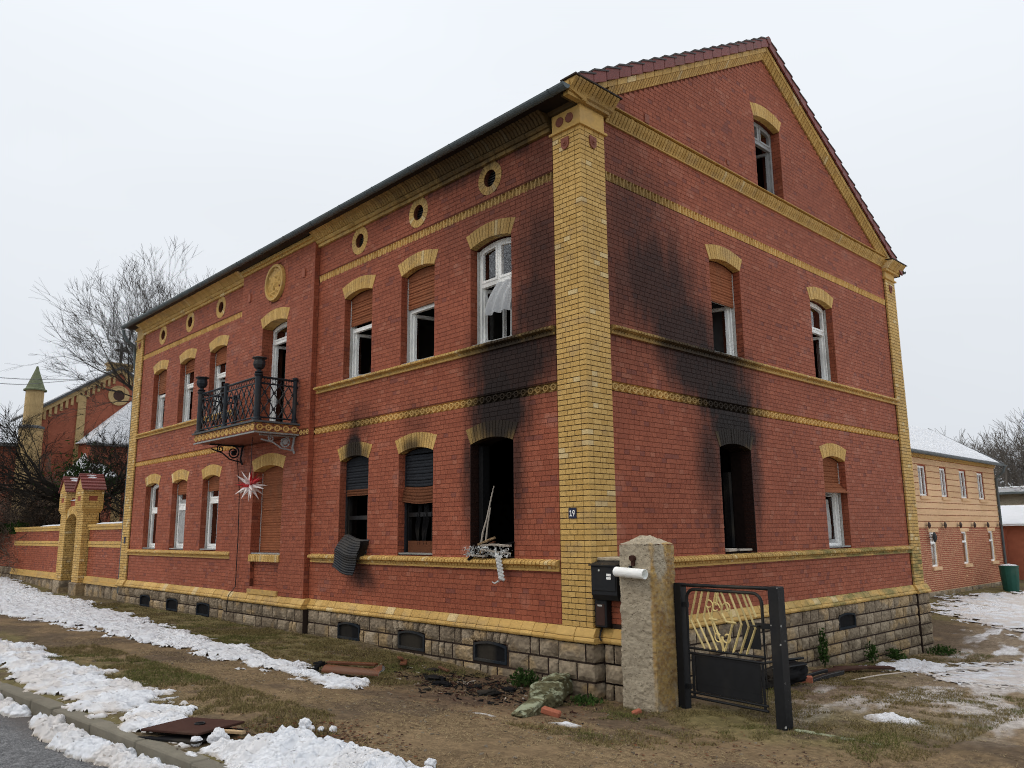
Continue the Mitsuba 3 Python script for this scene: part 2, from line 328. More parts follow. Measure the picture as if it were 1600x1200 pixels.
# snow: height fields over outlined patches, torn at the edge
def snow_patch(key, poly, h, amp, step, seed, dirty, label, clump=.62, slope=.22, base=None, freq=2.2):
    P = Polygon(poly).buffer(0)
    x0, y0, x1, y1 = P.buffer(amp).bounds
    X, Y = np.meshgrid(np.arange(x0, x1, step), np.arange(y0, y1, step), indexing='ij')
    sd = shapely.distance(shapely.points(X, Y), P.boundary) * np.where(shapely.contains_xy(P, X, Y), 1, -1)
    q = np.stack([X, Y, 0 * X], -1)
    n = meshkit.fbm(q * freq, 5, seed) - .5
    m = sd + 2.2 * amp * n + 1.3 * amp * (meshkit.fbm(q * 8, 4, seed + 5) - .5)
    lump = .55 * meshkit.fbm(q * 9, 3, seed + 9) + .45 * meshkit.fbm(q * 26, 3, seed + 12)
    lump = np.clip((lump - .5) * 2.4 + .5, -.1, 1.1)
    hh = np.minimum(np.maximum(m, 0) * slope, h) * (1 - clump + 2 * clump * lump)
    Z = (ground_z(X, Y) if base is None else base(X, Y))
    z = Z + np.where(m > 0, hh + .003, -.03)
    ok = m > -step * 1.5
    nx, ny = X.shape
    i, j = np.meshgrid(np.arange(nx - 1), np.arange(ny - 1), indexing='ij')
    keep = (ok[:-1, :-1] & ok[1:, 1:] & ok[1:, :-1] & ok[:-1, 1:]).ravel(); a = (i * ny + j).ravel()[keep]
    f = np.vstack([np.stack([a, a + ny, a + ny + 1], 1), np.stack([a, a + ny + 1, a + 1], 1)])
    v = np.stack([X, Y, z], -1).reshape(-1, 3)
    used_v, inv = np.unique(f, return_inverse=True)
    v, f = v[used_v], inv.reshape(-1, 3)
    ent(key, (v, f), 'snow_mat', None, uv=np.stack([np.where(m > 0, hh, 0).reshape(-1)[used_v], np.full(len(v), dirty)], 1), smooth=True, label=label, category='snow', kind='stuff')
snow_patch('snow', [(-33, -.2), (-21, -.75), (-16, -1.1), (-12.5, -1.5), (-9.5, -2.0), (-6.5, -2.3), (-5.2, -2.35), (-3.6, -2.4), (-2.6, -2.75), (-3.3, -3.1), (-5.2, -3.25), (-8.2, -3.25), (-11.7, -3.6), (-15, -3.95), (-34, -3.8)],
           .045, .55, .04, 3, .2, 'long ragged strip of old snow between the trodden path and the grass by the wall')
snow_patch('snow', [(-2.6, -2.35), (-1.9, -2.35), (-1.2, -2.75), (-1.5, -3.0), (-2.3, -2.95)], .045, .34, .03, 8, .2, 'crumbled snow scraps round the fallen brown blind')
snow_patch('snow', [(-14, -5.4), (-7, -5.0), (-5, -4.95), (-3.4, -5.05), (-2.4, -5.0), (-1.2, -5.15), (-.4, -5.25), (-.3, -5.62), (-1.5, -5.72), (-4.2, -5.92), (-9, -6.25), (-15, -6.6)],
           .05, .40, .026, 14, .75, 'dirty snow strip lying along the back of the kerb stones')
snow_patch('snow', [(-20, -7.3), (-10, -6.55), (-3.4, -6.08), (-2.75, -6.05), (-2.45, -6.1), (-2.6, -6.28), (-3.5, -6.33), (-12, -6.98)],
           .075, .09, .018, 21, .7, 'icy snow ridge in the gutter at the left edge', clump=.5, slope=.9, base=lambda x, y: np.full_like(x, ROAD_Z + .012), freq=5)
snow_patch('snow', [(-2.15, -6.0), (-1.9, -5.98), (.2, -5.86), (2.0, -5.73), (2.0, -5.85), (.9, -6.03), (.1, -6.14), (-.7, -6.26), (-1.6, -6.25), (-2.2, -6.2)],
           .075, .09, .016, 23, .7, 'icy snow ridge in the gutter in front of the cover plate', clump=.5, slope=.9, base=lambda x, y: np.full_like(x, ROAD_Z + .012), freq=5)
snow_patch('snow', [(-.2, -5.69), (.25, -5.68), (.55, -5.58), (.80, -5.2), (.9, -4.92), (1.3, -4.75), (1.75, -4.72), (2.3, -4.62), (3.0, -4.75), (3.4, -5.3), (3.0, -5.6), (1.5, -5.62)],
           .15, .18, .018, 33, .35, 'heap of lumpy shovelled snow beside the rusty cover plate', clump=.28, slope=.42, freq=5)
snow_patch('snow', [(.30, -2.5), (.62, -2.42), (.66, -2.25), (.36, -2.28)], .03, .10, .018, 41, .2, 'small thin snow scrap on the bare path in front of the mossy stones')
snow_patch('snow', [(1.02, -1.92), (1.36, -1.92), (1.3, -1.72), (1.05, -1.7)], .04, .08, .018, 44, .1, 'small crisp clump of snow beside the broken orange brick')
snow_patch('snow', [(.75, 6.6), (1.3, 7.0), (1.9, 7.3), (1.75, 8.8), (1.0, 9.4), (.5, 9.2), (.55, 7.8)], .04, .45, .035, 50, .2, 'ragged snow patch at the foot of the far end of the gable wall')
snow_patch('snow', [(2.9, 1.35), (3.15, 1.2), (3.5, 1.3), (3.55, 1.6), (3.2, 1.7)], .03, .16, .02, 57, .2, 'small snow scraps on the muddy grass behind the gate')
snow_patch('snow', [(-3.9, 21), (-2.2, 19), (1.2, 16), (3.5, 19), (3.8, 30), (-2.6, 31), (-3.8, 28)], .02, 1.6, .07, 61, .9, 'snow sheet covering the yard in front of the pale rear house')
snow_patch('snow', [(1.9, 6.2), (2.9, 5.9), (3.5, 6.6), (3.3, 9.5), (2.3, 11.5), (1.6, 10.0)], .016, 1.1, .045, 66, .8, 'thin trodden snow across the yard track beside the gable')
for k, (x, y, r) in enumerate([(.62, -5.42, .085), (.50, -5.55, .05), (.96, -4.55, .035), (.88, -4.62, .03), (.80, -4.67, .035), (2.27, -4.5, .045), (1.15, -4.93, .05)]):
    s = trimesh.creation.icosphere(3, radius=r); v = np.array(s.vertices); v *= (1 + 1.0 * (meshkit.fbm(v / r * 1.6 + 7 * k, 4, k) - .5))[:, None]
    labels_ = ['big angular snow lump at the edge of the rusty plate', 'small snow lump under the rusty plate edge', 'snowball rightmost of three on the dark litter', 'middle snowball of three on the dark litter',
               'leftmost snowball of three on the dark litter', 'single snow lump at the right end of the shovelled heap', 'brownish round snow lump on top of the shovelled heap'][k]
    pz = float(ground_z(x, y)) + (.16 if k == 6 else .6 * r)
    ent('snow_lump', (v * [1, .9, .85] + [x, y, pz], np.array(s.faces)), 'snow_mat', None, uv=np.tile([.5, .5 if k == 6 else .2], (len(v), 1)), smooth=True, label=labels_, category='snow lump')

# grass: single blades in clumps
def blades(regions, seed, hmin, hmax):
    r = np.random.default_rng(seed); P = []
    for (x0, x1, y0, y1, n, thr) in regions:
        x, y = r.uniform(x0, x1, n), r.uniform(y0, y1, n)
        q = np.stack([x, y, 0 * x], -1)
        ok = (.6 * meshkit.fbm(q * 1.4, 4, seed) + .4 * meshkit.fbm(q * 6, 2, seed + 3)) > thr
        P.append(np.stack([x[ok], y[ok]], -1))
    P = np.vstack(P); n = len(P); z = ground_z(P[:, 0], P[:, 1])
    a = r.uniform(0, 2 * np.pi, n); h = r.uniform(hmin, hmax, n); w = .0045; lean = r.normal(0, .7, (n, 2)) * h[:, None]
    b0 = np.stack([P[:, 0] - w * np.cos(a), P[:, 1] - w * np.sin(a), z - .01], -1); b1 = np.stack([P[:, 0] + w * np.cos(a), P[:, 1] + w * np.sin(a), z - .01], -1)
    t = np.stack([P[:, 0] + lean[:, 0], P[:, 1] + lean[:, 1], z + h], -1)
    return np.stack([b0, b1, t], 1).reshape(-1, 3), np.arange(3 * n).reshape(-1, 3), np.repeat(r.random(n), 3)
def grasscol(p, n, uv):
    return mix(mix((.105, .092, .036), (.27, .21, .10), uv.y), (.085, .115, .03), .55 * smoothstep(.55, .7, fbm(p.x * 1.1, p.y * 1.1, 0.0, 3)))
scene['grass_mat'] = {'type': 'twosided', 'b': {'type': 'diffuse', 'reflectance': proc(grasscol)}}
def grass_obj(key, regions, seed, hmin, hmax, label):
    v, f, t = blades(regions, seed, hmin, hmax)
    ent(key, (v, f), 'grass_mat', None, uv=np.stack([t * 0 + .5, t], -1), label=label, category='grass', kind='stuff')
grass_obj('grass', [(-18, -9, -2.2, -.15, 26000, .45), (-9, -1.8, -2.6, -.2, 70000, .46), (-7.0, -.5, -5.2, -4.1, 30000, .48), (-.6, 1.6, -5.0, -4.1, 9000, .50)], 5, .012, .05,
          'short worn grass in strips along the house wall and the kerb')
grass_obj('grass', [(1.2, 4.2, -.6, 4.8, 48000, .47), (-.1, 1.2, -.8, -.12, 4000, .47), (.15, 1.4, 4.2, 12, 16000, .44), (1.0, 2.6, -2.6, -.6, 9000, .53)], 9, .012, .048,
          'thin green grass round the gate and at the foot of the gable')

def straw():
    r = np.random.default_rng(55); n = 60000
    x = np.concatenate([r.uniform(-8, 5.5, n), r.uniform(1.2, 6.5, n // 3)]); y = np.concatenate([r.uniform(-5.3, -.2, n), r.uniform(-.2, 6, n // 3)])
    ok = meshkit.fbm(np.stack([x * 1.7, y * 1.7, 0 * x], -1), 4, 9) > .47; ok &= y > kerb_y(x) + .1; x, y = x[ok], y[ok]; n = len(x)
    a = r.uniform(0, 6.283, n); L = r.uniform(.015, .06, n); w = r.uniform(.0015, .004, n); z = ground_z(x, y)
    d = np.stack([np.cos(a), np.sin(a)], -1); e = np.stack([-np.sin(a), np.cos(a)], -1) * w[:, None]
    p0 = np.stack([x, y], -1) - d * L[:, None] / 2; p1 = p0 + d * L[:, None]
    v = np.stack([np.column_stack([p0 - e, z + .006]), np.column_stack([p0 + e, z + .006]), np.column_stack([p1, z + .004 + r.uniform(0, .02, n)])], 1)
    return v.reshape(-1, 3), np.arange(3 * n).reshape(-1, 3), np.repeat(r.random(n), 3)
def strawcol(p, n, uv): return dr.select(uv.y < .35, mix((.06, .04, .025), (.12, .08, .05), uv.y * 3), mix((.22, .16, .085), (.38, .30, .17), uv.y))
scene['straw_mat'] = {'type': 'twosided', 'b': {'type': 'diffuse', 'reflectance': proc(strawcol)}}
v, f, t = straw()
ent('dead_grass', (v, f), 'straw_mat', None, uv=np.stack([t * 0 + .5, t], -1), label='flattened dead grass and straw scattered over the trodden earth', category='dead grass', kind='stuff')

# ================================================================== the burnt brick house
H = thing('brick_house', 'two-storey red brick house with yellow brick corners and black soot over its windows', 'house')
S, G = Plane((0, 0, 0), (1, 0, 0)), Plane((0, 0, 0), (0, 1, 0))
XL, YR, PW = -18.63, 11.68, .567            # far ends of the two fronts, pilaster width
ZP, ZE, CO = -1.28, 6.40, .077              # top of the plinth moulding, eaves, brick course
BX0, BX1, BD = -11.02, -7.55, .12           # projecting middle bay
def arch_pts(c, hw, zs, zc, n=12, inset=0.0):
    """Points of a flat segmental arch from left springing to right."""
    r = (hw * hw + (zc - zs) ** 2) / (2 * (zc - zs)); z0 = zc - r; a = math.asin(hw / r); r -= inset
    t = np.linspace(-a, a, n)
    return [(c + r * math.sin(q), z0 + r * math.cos(q)) for q in t]
class Opening:
    def __init__(s, c, w, z0, zs, rise=.085, vh=.262):
        s.c, s.hw, s.z0, s.zs, s.zc, s.vh = c, w / 2, z0, zs, zs + rise, vh
        s.r = (s.hw ** 2 + rise ** 2) / (2 * rise); s.zo = s.zc - s.r; s.a = math.asin(s.hw / s.r)
    def poly(s, grow=0.0):
        p = [(s.c - s.hw, s.z0)] + arch_pts(s.c, s.hw, s.zs, s.zc) + [(s.c + s.hw, s.z0)]
        return Polygon(p).buffer(grow, join_style=2) if grow else Polygon(p)
    def half(s, z):
        """Half width cut out of the brickwork at height z (0: nothing)."""
        R = s.r + s.vh
        if z < s.z0: return 0
        if z < s.zs: return s.hw
        zt = s.zo + R * math.cos(s.a)
        if z < zt: return s.hw + (z - s.zs) / (zt - s.zs) * (R * math.sin(s.a) - s.hw)
        return math.sqrt(max(0, R * R - (z - s.zo) ** 2))
    def cut(s, z0, z1):
        h = min(s.half(z0 + .004), s.half(z1 - .004)) if z1 < s.zo + s.r + s.vh else 0.0
        if z0 < s.z0 < z1: h = s.hw
        return (s.c - h, s.c + h) if h > .02 else None
ZS1, ZS2 = 1.40, 4.74
GF = [Opening(c, 1.0, -.37, ZS1) for c in (-2.02, -4.01, -5.98, -12.56, -14.57, -16.57)]
FF = [Opening(c, 1.0, 3.03, ZS2) for c in (-2.02, -4.01, -5.98, -12.56, -14.57, -16.57)]
DOOR, BALD = Opening(-9.28, 1.38, -.43, ZS1, .11), Opening(-9.28, 1.18, 2.36, ZS2, .1)
G1, G2 = Opening(3.88, 1.0, -.37, 1.38), Opening(7.64, 1.0, -.37, 1.38)
F1, F2, AT = Opening(3.88, 1.0, 3.03, 4.70), Opening(7.64, 1.0, 3.03, 4.70), Opening(5.82, 1.03, 6.53, 8.18)
def roof_top(y):                                        # upper edge of the verge over the gable
    y = np.asarray(y, float)
    return np.where(y < 5.82, 6.79 + .556 * y, 10.026 - .593 * (y - 5.82))
def rake_low(y): return roof_top(y) - .40
OCU = [(c, 5.865) for c in (-2.02, -4.01, -5.98, -12.56, -14.57, -16.57)]

# ---- brick courses
WID = np.array([.125, .125, .19, .25])
def courses(s0, s1, z0, z1, cuts, limit=None, seed=1, widths=WID, p=(.60, .18, .12, .10), co=CO):
    """Bricks (s0, s1, z0, z1) of a wall, laid in courses between openings."""
    r = np.random.default_rng(seed); out = []
    nrow = int(round((z1 - z0) / co)); co = (z1 - z0) / nrow
    for k in range(nrow):
        a, b = z0 + k * co, z0 + (k + 1) * co
        lo, hi = (s0, s1) if limit is None else limit(a, b)
        if hi - lo < .03: continue
        free = [(lo, hi)]
        for c in cuts:
            q = c(a, b)
            if q: free = [(x, y) for f in free for x, y in ((f[0], min(f[1], q[0])), (max(f[0], q[1]), f[1])) if y - x > .02]
        edges = [s0 - r.uniform(0, .2)]
        edges = np.concatenate([edges, edges[0] + np.cumsum(r.choice(widths, size=int((s1 - s0) / .115) + 4, p=p))])
        for x, y in free:
            e = edges[(edges > x + .035) & (edges < y - .035)]
            e = np.concatenate([[x], e, [y]])
            for i in range(len(e) - 1):
                out.append((e[i], e[i + 1], a, b))
    return np.array(out)
BF = np.array([[0,1,2],[0,2,3],[0,4,5],[0,5,1],[1,5,6],[1,6,2],[2,6,7],[2,7,3],[3,7,4],[3,4,0]])
def brick_arrays(pl, R, d0=0.0, deep=.014, gap=.0045, jit=.0016, seed=2):
    r = np.random.default_rng(seed); n = len(R)
    a, b, z0, z1 = R[:, 0] + gap * .7, R[:, 1] - gap * .7, R[:, 2] + gap, R[:, 3] - gap
    D = d0 + r.normal(0, jit, n)[:, None] + r.normal(0, jit * .6, (n, 4))
    c = .0025
    fr = pl.at(np.stack([a + c, b - c, b - c, a + c], 1), np.stack([z0 + c, z0 + c, z1 - c, z1 - c], 1), D)
    bk = pl.at(np.stack([a, b, b, a], 1), np.stack([z0, z0, z1, z1], 1), np.full((n, 4), d0 - deep))
    v = np.concatenate([fr, bk], 1)                     # n, 8, 3
    return v
def lay(holder, pl, R, kind, d0=0.0, most=300, seed=3, piece='brick', rest='brickwork', deep=.014, jit=.0009, edge=None, gap=None):
    """The pieces that show largest as entries of their own, the rest as one mesh."""
    R = R.copy(); r = np.random.default_rng(seed); tone = np.clip(r.normal(.5, .27, len(R)), 0, .999)
    if edge is not None:                                   # bricks that turn the corner: no joint at the edge, the same tone on both faces
        for q in np.nonzero((np.abs(R[:, 0] - edge) < .001) | (np.abs(R[:, 1] - edge) < .001))[0]:
            if abs(R[q, 0] - edge) < .001: R[q, 0] -= .0051
            else: R[q, 1] += .0051
            tone[q] = np.clip(.5 + .27 * np.random.default_rng(int((R[q, 2] + 5) * 1000)).normal(), 0, .999)
    v = brick_arrays(pl, R, d0, seed=seed, deep=deep, jit=jit if edge is None else .0006, gap=gap or (.0019 if kind == RED else .0037))
    cen = v[:, :4].mean(1) - CAM
    size = (R[:, 1] - R[:, 0]) * np.abs(cen @ pl.n) / (cen ** 2).sum(1) ** 1.5
    order = np.argsort(-size)
    big = order[:most] if most else order[:0]
    for i in big:
        ent(f'{holder}__{piece}', (v[i], BF), 'brick_mat', kind, tone=tone[i])
    i = order[len(big):]
    if len(i):
        f = (BF[None] + 8 * np.arange(len(i))[:, None, None]).reshape(-1, 3)
        k = ent(f'{holder}__{rest}', (v[i].reshape(-1, 3), f), 'brick_mat', uv=np.stack([np.full(8 * len(i), kind + .5), np.repeat(tone[i], 8)], 1))
        labels[k] = {'kind': 'stuff'}

# street front
circ = lambda c, z, r: (lambda a, b: (c - math.sqrt(max(0, r * r - (np.clip(z, a, b) - z) ** 2)), c + math.sqrt(max(0, r * r - (np.clip(z, a, b) - z) ** 2))) if abs(np.clip(z, a, b) - z) < r - .02 else None)
band = lambda s0, s1, za, zb: (lambda a, b: (s0, s1) if (a + b) / 2 > za and (a + b) / 2 < zb else None)
ocuts = [circ(c, z, .265) for c, z in OCU]
fr1, fr2 = (2.03, 2.172), (5.33, 5.482)
def wall_cuts(ops, s0, s1, oc=()):
    return [o.cut for o in ops] + list(oc) + [band(s0, s1, *fr1), band(s0, s1, *fr2)]
Rr = courses(BX1, -PW, ZP, 6.13, wall_cuts(GF[:3] + FF[:3], BX1, -PW, ocuts[:3]), seed=11)
Rl = courses(XL + PW, BX0, ZP, 6.13, wall_cuts(GF[3:] + FF[3:], XL + PW, BX0, ocuts[3:]), seed=12)
lay(f'{H}__street_wall', S, np.vstack([Rr, Rl]), RED, seed=21)
med = circ(-9.30, 5.73, .44)
SB = Plane((0, -BD, 0), (1, 0, 0))
nich = lambda a, b: (-9.93, -8.63) if b < -.55 and a > -1.2 else None
Rb = courses(BX0, BX1, ZP, 6.26, [DOOR.cut, BALD.cut, med, nich, band(BX0, BX1, 2.03, 2.172)], seed=13)
lay(f'{H}__middle_bay', SB, Rb, RED, most=0, seed=22)
# gable
def gl(a, b):
    if a < 6.42: return PW, YR - PW
    zz = b + .40
    return max(PW + .1, (zz - 6.79) / .556), min(YR - PW - .1, 5.82 + (10.026 - zz) / .593)
Rg = courses(PW, YR - PW, ZP, 9.55, wall_cuts([G1, G2, F1, F2, AT], PW, YR - PW), limit=gl, seed=14)
lay(f'{H}__gable_wall', G, Rg, RED, seed=23)
# mortar bodies behind the bricks, with the openings left open
def ring_poly(c, z, r, n=20): return Point(c, z).buffer(r, quad_segs=n // 4)
body = sbox(XL, -2.4, 0, 6.45)
for o in GF + FF + [DOOR, BALD]: body = body.difference(o.poly(.012))
for c, z in OCU: body = body.difference(ring_poly(c, z, .15))
split = lambda poly, pl, back, front: [plate(poly, pl, back, -.06), plate(poly.difference(sbox(-99, fr1[0] + .003, 99, fr1[1] - .003)).difference(sbox(-99, fr2[0] + .003, 99, fr2[1] - .003)), pl, -.06, front)]
ent(f'{H}__street_wall', cat(split(body, S, -.42, -.0055)), 'stone_mat', MORED)
bay = sbox(BX0 + .004, -1.15, BX1 - .004, 6.30).difference(DOOR.poly(.012)).difference(BALD.poly(.012)).difference(sbox(-9.93, -1.2, -8.63, -.45))
ent(f'{H}__middle_bay', plate(bay, S, -.006, BD - .0055), 'stone_mat', MORED)
GO = [G1, G2, F1, F2, AT]
gb = Polygon([(.42, -2.9), (YR, -2.9), (YR, 6.4), (5.82, 9.85), (.42, 6.72)])
for o in GO: gb = gb.difference(o.poly(.012))
ent(f'{H}__gable_wall', cat(split(gb, G, -.42, -.0055)), 'stone_mat', MORED)
# bricks on the sides of the bay, of the openings and of the niche
def lining(holder, R_, pl, seed):
    lay(holder, pl, R_, RED, most=0, seed=seed)
sideb = Plane((BX1, -BD, 0), (0, 1, 0))
lining(f'{H}__middle_bay', courses(0, BD, ZP, 6.2, [], seed=31, p=(1, 0, 0, 0)), sideb, 32)
k0 = 40
for o in GF + FF + [DOOR, BALD]:
    front = -BD if o in (DOOR, BALD) else 0.0; dep = .22 - front
    for pl in (Plane((o.c - o.hw - .006, front, 0), (0, 1, 0)), Plane((o.c + o.hw + .006, front + dep, 0), (0, -1, 0))):
        lining(f'{H}__street_wall', courses(0, dep, o.z0, o.zs, [], seed=k0, p=(.6, .4, 0, 0)), pl, k0); k0 += 1
for o in GO:
    for pl in (Plane((-.16, o.c - o.hw - .006, 0), (1, 0, 0)), ):
        pass
    for pl in (Plane((0, o.c - o.hw - .006, 0), (-1, 0, 0)), Plane((-.22, o.c + o.hw + .006, 0), (1, 0, 0))):
        lining(f'{H}__gable_wall', courses(0, .22, o.z0, o.zs, [], seed=k0, p=(.6, .4, 0, 0)), pl, k0); k0 += 1
# the niche under the blocked door
lay(f'{H}__middle_bay', Plane((0, -.03, 0), (1, 0, 0)), courses(-9.93, -8.63, -1.16, -.58, [], seed=61), RED, most=0, seed=62)
ent(f'{H}__middle_bay__infill', slab(S, -9.93, -8.63, -1.2, -.45, .0, .022), 'stone_mat', MOR)
lining(f'{H}__middle_bay', courses(0, .09, -1.2, -.58, [], seed=63, p=(1, 0, 0, 0)), Plane((-9.93, -BD, 0), (0, 1, 0)), 64)

# ---- window and door arches: wedge bricks
def voussoirs(holder, o, pl, d0, n, kind=YEL):
    R = o.r + o.vh
    ts = np.linspace(-o.a, o.a, n + 1)
    for i in range(n):
        g = .010 / o.r
        a, b = ts[i] + g / 2, ts[i + 1] - g / 2
        q = [(o.c + r * math.sin(t), o.zo + r * math.cos(t)) for r, t in ((o.r, a), (o.r, b), (R, b), (R, a))]
        if i in (0, n - 1):                                # the springers flare outwards a little
            q = [(s_ + (0 if abs(z_ - o.zs) < .03 else math.copysign(.035, s_ - o.c)) * (1 if (i == 0) == (j_ in (0, 3)) else 0), z_) for j_, (s_, z_) in enumerate(q)]
        dd = d0 + .006 + rng.normal(0, .0015)
        v = np.vstack([pl.at([s_ for s_, _ in q], [z_ for _, z_ in q], dd), pl.at([s_ for s_, _ in q], [z_ for _, z_ in q], -.13)])
        f = np.array([[0,1,2],[0,2,3],[0,4,5],[0,5,1],[1,5,6],[1,6,2],[2,6,7],[2,7,3],[3,7,4],[3,4,0],[4,6,5],[4,7,6]])
        ent(f'{holder}__brick', (v, f), 'brick_mat', kind)
for o in GF + FF: voussoirs(key_for(f'{H}__window_arch'), o, S, 0, 15)
voussoirs(key_for(f'{H}__window_arch'), DOOR, S, BD, 20); voussoirs(key_for(f'{H}__window_arch'), BALD, S, BD, 18)
for o in GO: voussoirs(key_for(f'{H}__window_arch'), o, G, 0, 15)
# round attic lights
for c, z in OCU:
    hld = key_for(f'{H}__oculus'); ms, n = [], 20
    for i in range(n):
        a, b = 2 * math.pi * (i + .05) / n, 2 * math.pi * (i + .95) / n
        q = [(c + r * math.cos(t), z + r * math.sin(t)) for r, t in ((.15, a), (.29, a), (.29, b), (.15, b))]
        v = np.vstack([S.at([p_[0] for p_ in q], [p_[1] for p_ in q], .006), S.at([p_[0] for p_ in q], [p_[1] for p_ in q], -.12)])
        ms.append((v, np.array([[0,1,2],[0,2,3],[0,4,5],[0,5,1],[1,5,6],[1,6,2],[2,6,7],[2,7,3],[3,7,4],[3,4,0]])))
    m = cat(ms); k = ent(f'{hld}__brick_ring', m, 'brick_mat', uv=np.stack([np.full(len(m[0]), YEL + .5), np.repeat(rng.random(n), 8)], 1)); labels[k] = {'kind': 'stuff'}
    gr = [slab(S, c - .15, c + .15, z - .15 + .045 * i, z - .13 + .045 * i, -.10, -.08) for i in range(1, 7)]
    pt(f'{hld}__grille', cat(gr), 'char')
    pt(f'{hld}__backing', plate(ring_poly(c, z, .16), S, -.14, -.125), 'char')

# ---- yellow corner pilasters
def pil_rows(flip, seed, z0=ZP, z1=6.02):
    r = np.random.default_rng(seed); out = []; n = int(round((z1 - z0) / CO)); co = (z1 - z0) / n
    for k in range(n):
        w = [.19, .13, .13, .117] if (k + flip) % 2 == 0 else [.13, .13, .19, .117]
        e = np.concatenate([[0], np.cumsum(w)]); e[1:-1] += r.normal(0, .004, 3)
        out += [(e[i], e[i + 1], z0 + k * co, z0 + (k + 1) * co) for i in range(4)]
    return np.array(out)
PD = .045
def pilaster(pl, s0, mirror, flip, most, seed, edge=0):
    h = key_for(f'{H}__corner_pilaster'); R = pil_rows(flip, seed)
    if mirror: R[:, :2] = PW - R[:, 1::-1]
    R[:, :2] += s0
    lay(h, pl, R, YEL, d0=PD, most=most, seed=seed, deep=.02, edge=None if not edge else (s0 + PW if edge > 0 else s0))
    ent(h, slab(pl, s0 + .009, s0 + PW - .009, -1.30, 6.5, -.02, PD - .008), 'stone_mat', MOR)
    return h
# the corner itself: both faces share the edge at (+PD, -PD)
pS = Plane((PD, 0, 0), (1, 0, 0)); pG = Plane((0, -PD, 0), (0, 1, 0))
hS = pilaster(pS, -PW, False, 0, 300, 71, 1); hG = pilaster(pG, 0, True, 1, 300, 72, -1)
hL = pilaster(S, XL - PD, True, 0, 0, 73); hR = pilaster(G, YR - PW + PD, False, 0, 0, 74)
lay(hL, Plane((XL + PW - PD, -PD, 0), (0, 1, 0)), courses(0, PD, ZP, 6.02, [], seed=75, p=(1, 0, 0, 0)), YEL, most=0, seed=75)
lay(hR, Plane((0, YR - PW + PD, 0), (1, 0, 0)), courses(0, PD, ZP, 6.02, [], seed=77, p=(1, 0, 0, 0)), YEL, most=0, seed=77)
ent(f'{hR}__flank', slab(Plane((0, YR - PW + PD, 0), (1, 0, 0)), -.01, PD - .002, 6.05, 6.36, -.02, .002), 'brick_mat', YEL)
# other flank of the far right pilaster returns along the back
lay(hR, Plane((PD, YR + PD, 0), (-1, 0, 0)), courses(0, .6, ZP, 6.02, [], seed=76), YEL, most=0, seed=76)
def cap(pl, s0, s1, d, holder, kind=YEL):
    """Head of a pilaster: fillet, smooth block, moulded top."""
    ent(f'{holder}__fillet', slab(pl, s0 - .035, s1 + .035, 6.015, 6.05, -.02, d + .04), 'brick_mat', kind, tone=.2)
    ent(f'{holder}__block', slab(pl, s0 + .003, s1 - .003, 6.055, 6.36, -.02, d + .005), 'brick_mat', kind, tone=.35)
    ent(f'{holder}__moulding', prism(pl, [(-.02, 6.36), (d + .03, 6.36), (d + .05, 6.40), (d + .10, 6.43), (d + .13, 6.50), (-.02, 6.50)], s0 - .06, s1 + .10), 'brick_mat', kind, tone=.1)
cap(pS, -PW, 0, PD, hS); cap(pG, 0, PW, PD, hG); cap(S, XL - PD, XL + PW - PD, PD, hL); cap(G, YR - PW + PD, YR + PD, PD, hR)
for c in (-.40, -.20):
    m = lathe([(.001, .012), (.03, .02), (.045, .012), (.062, .024), (.078, .012), (.08, 0)], 18); v = m[0]
    ent(f'{hS}__boss', (pS.at(v[:, 0] + c, v[:, 1] + 6.20, v[:, 2] + PD + .004), m[1]), 'brick_mat', TER, tone=.0, smooth=True)
def rosette(pl, s, z, d, hld):
    sh = Polygon([(s - .075, z + .085), (s + .075, z + .085)] + [(s + .075 * math.cos(t), z - .02 - .085 * math.sin(t)) for t in np.linspace(0, math.pi, 10)])
    m1 = plate(sh, pl, d, d + .022); m = lathe([(.001, .05), (.022, .045), (.026, .028), (.046, .034), (.06, .022)], 16); v = m[0]
    ent(f'{hld}__rosette', cat([m1, (pl.at(v[:, 0] + s, v[:, 1] + z, v[:, 2] + d), m[1])]), 'brick_mat', TER)
rosette(pS, -.295, 5.82, PD, hS); rosette(pG, .285, 5.82, PD, hG); rosette(G, YR - .26, 5.80, PD, hR); rosette(S, XL + .26, 5.85, PD, hL)

# ---- horizontal mouldings of moulded bricks
def mould(holder, pl, prof, s0, s1, step, most, seed, kind=YEL, shift=0.0):
    n = max(1, int(round((s1 - s0) / step))); e = np.linspace(s0, s1, n + 1); ms, tones = [], []
    near = np.argsort([np.linalg.norm(pl.at(x, prof[0][1], 0) - CAM) for x in (e[:-1] + e[1:]) / 2])[:most]
    r = np.random.default_rng(seed)
    gp_ = .0085 if step < .1 else .004
    for i in range(n):
        dz, dd = r.normal(0, .0015), r.normal(0, .0022)
        m = prism(pl, [(d + dd if d > 0 else d, z + dz) for d, z in prof], e[i] + gp_, e[i + 1] - gp_)
        if i in near: ent(f'{holder}__brick', m, 'brick_mat', kind)
        else: ms.append(m); tones.append(np.full(len(m[0]), r.random()))
    if ms:
        m = cat(ms); k = ent(f'{holder}__brickwork', m, 'brick_mat', uv=np.stack([np.full(len(m[0]), kind + .5), np.concatenate(tones)], 1)); labels[k] = {'kind': 'stuff'}
def roll(z0, z1, out, fil):
    h = z1 - z0
    return [(-.01, z0), (.028, z0), (.034, z0 + .30 * h), (out * .8, z0 + .42 * h), (out, z0 + .52 * h), (out, z0 + .78 * h), (out * .80, z0 + .97 * h), (out * .55, z1 + .004), (-.01, z1 + fil)]
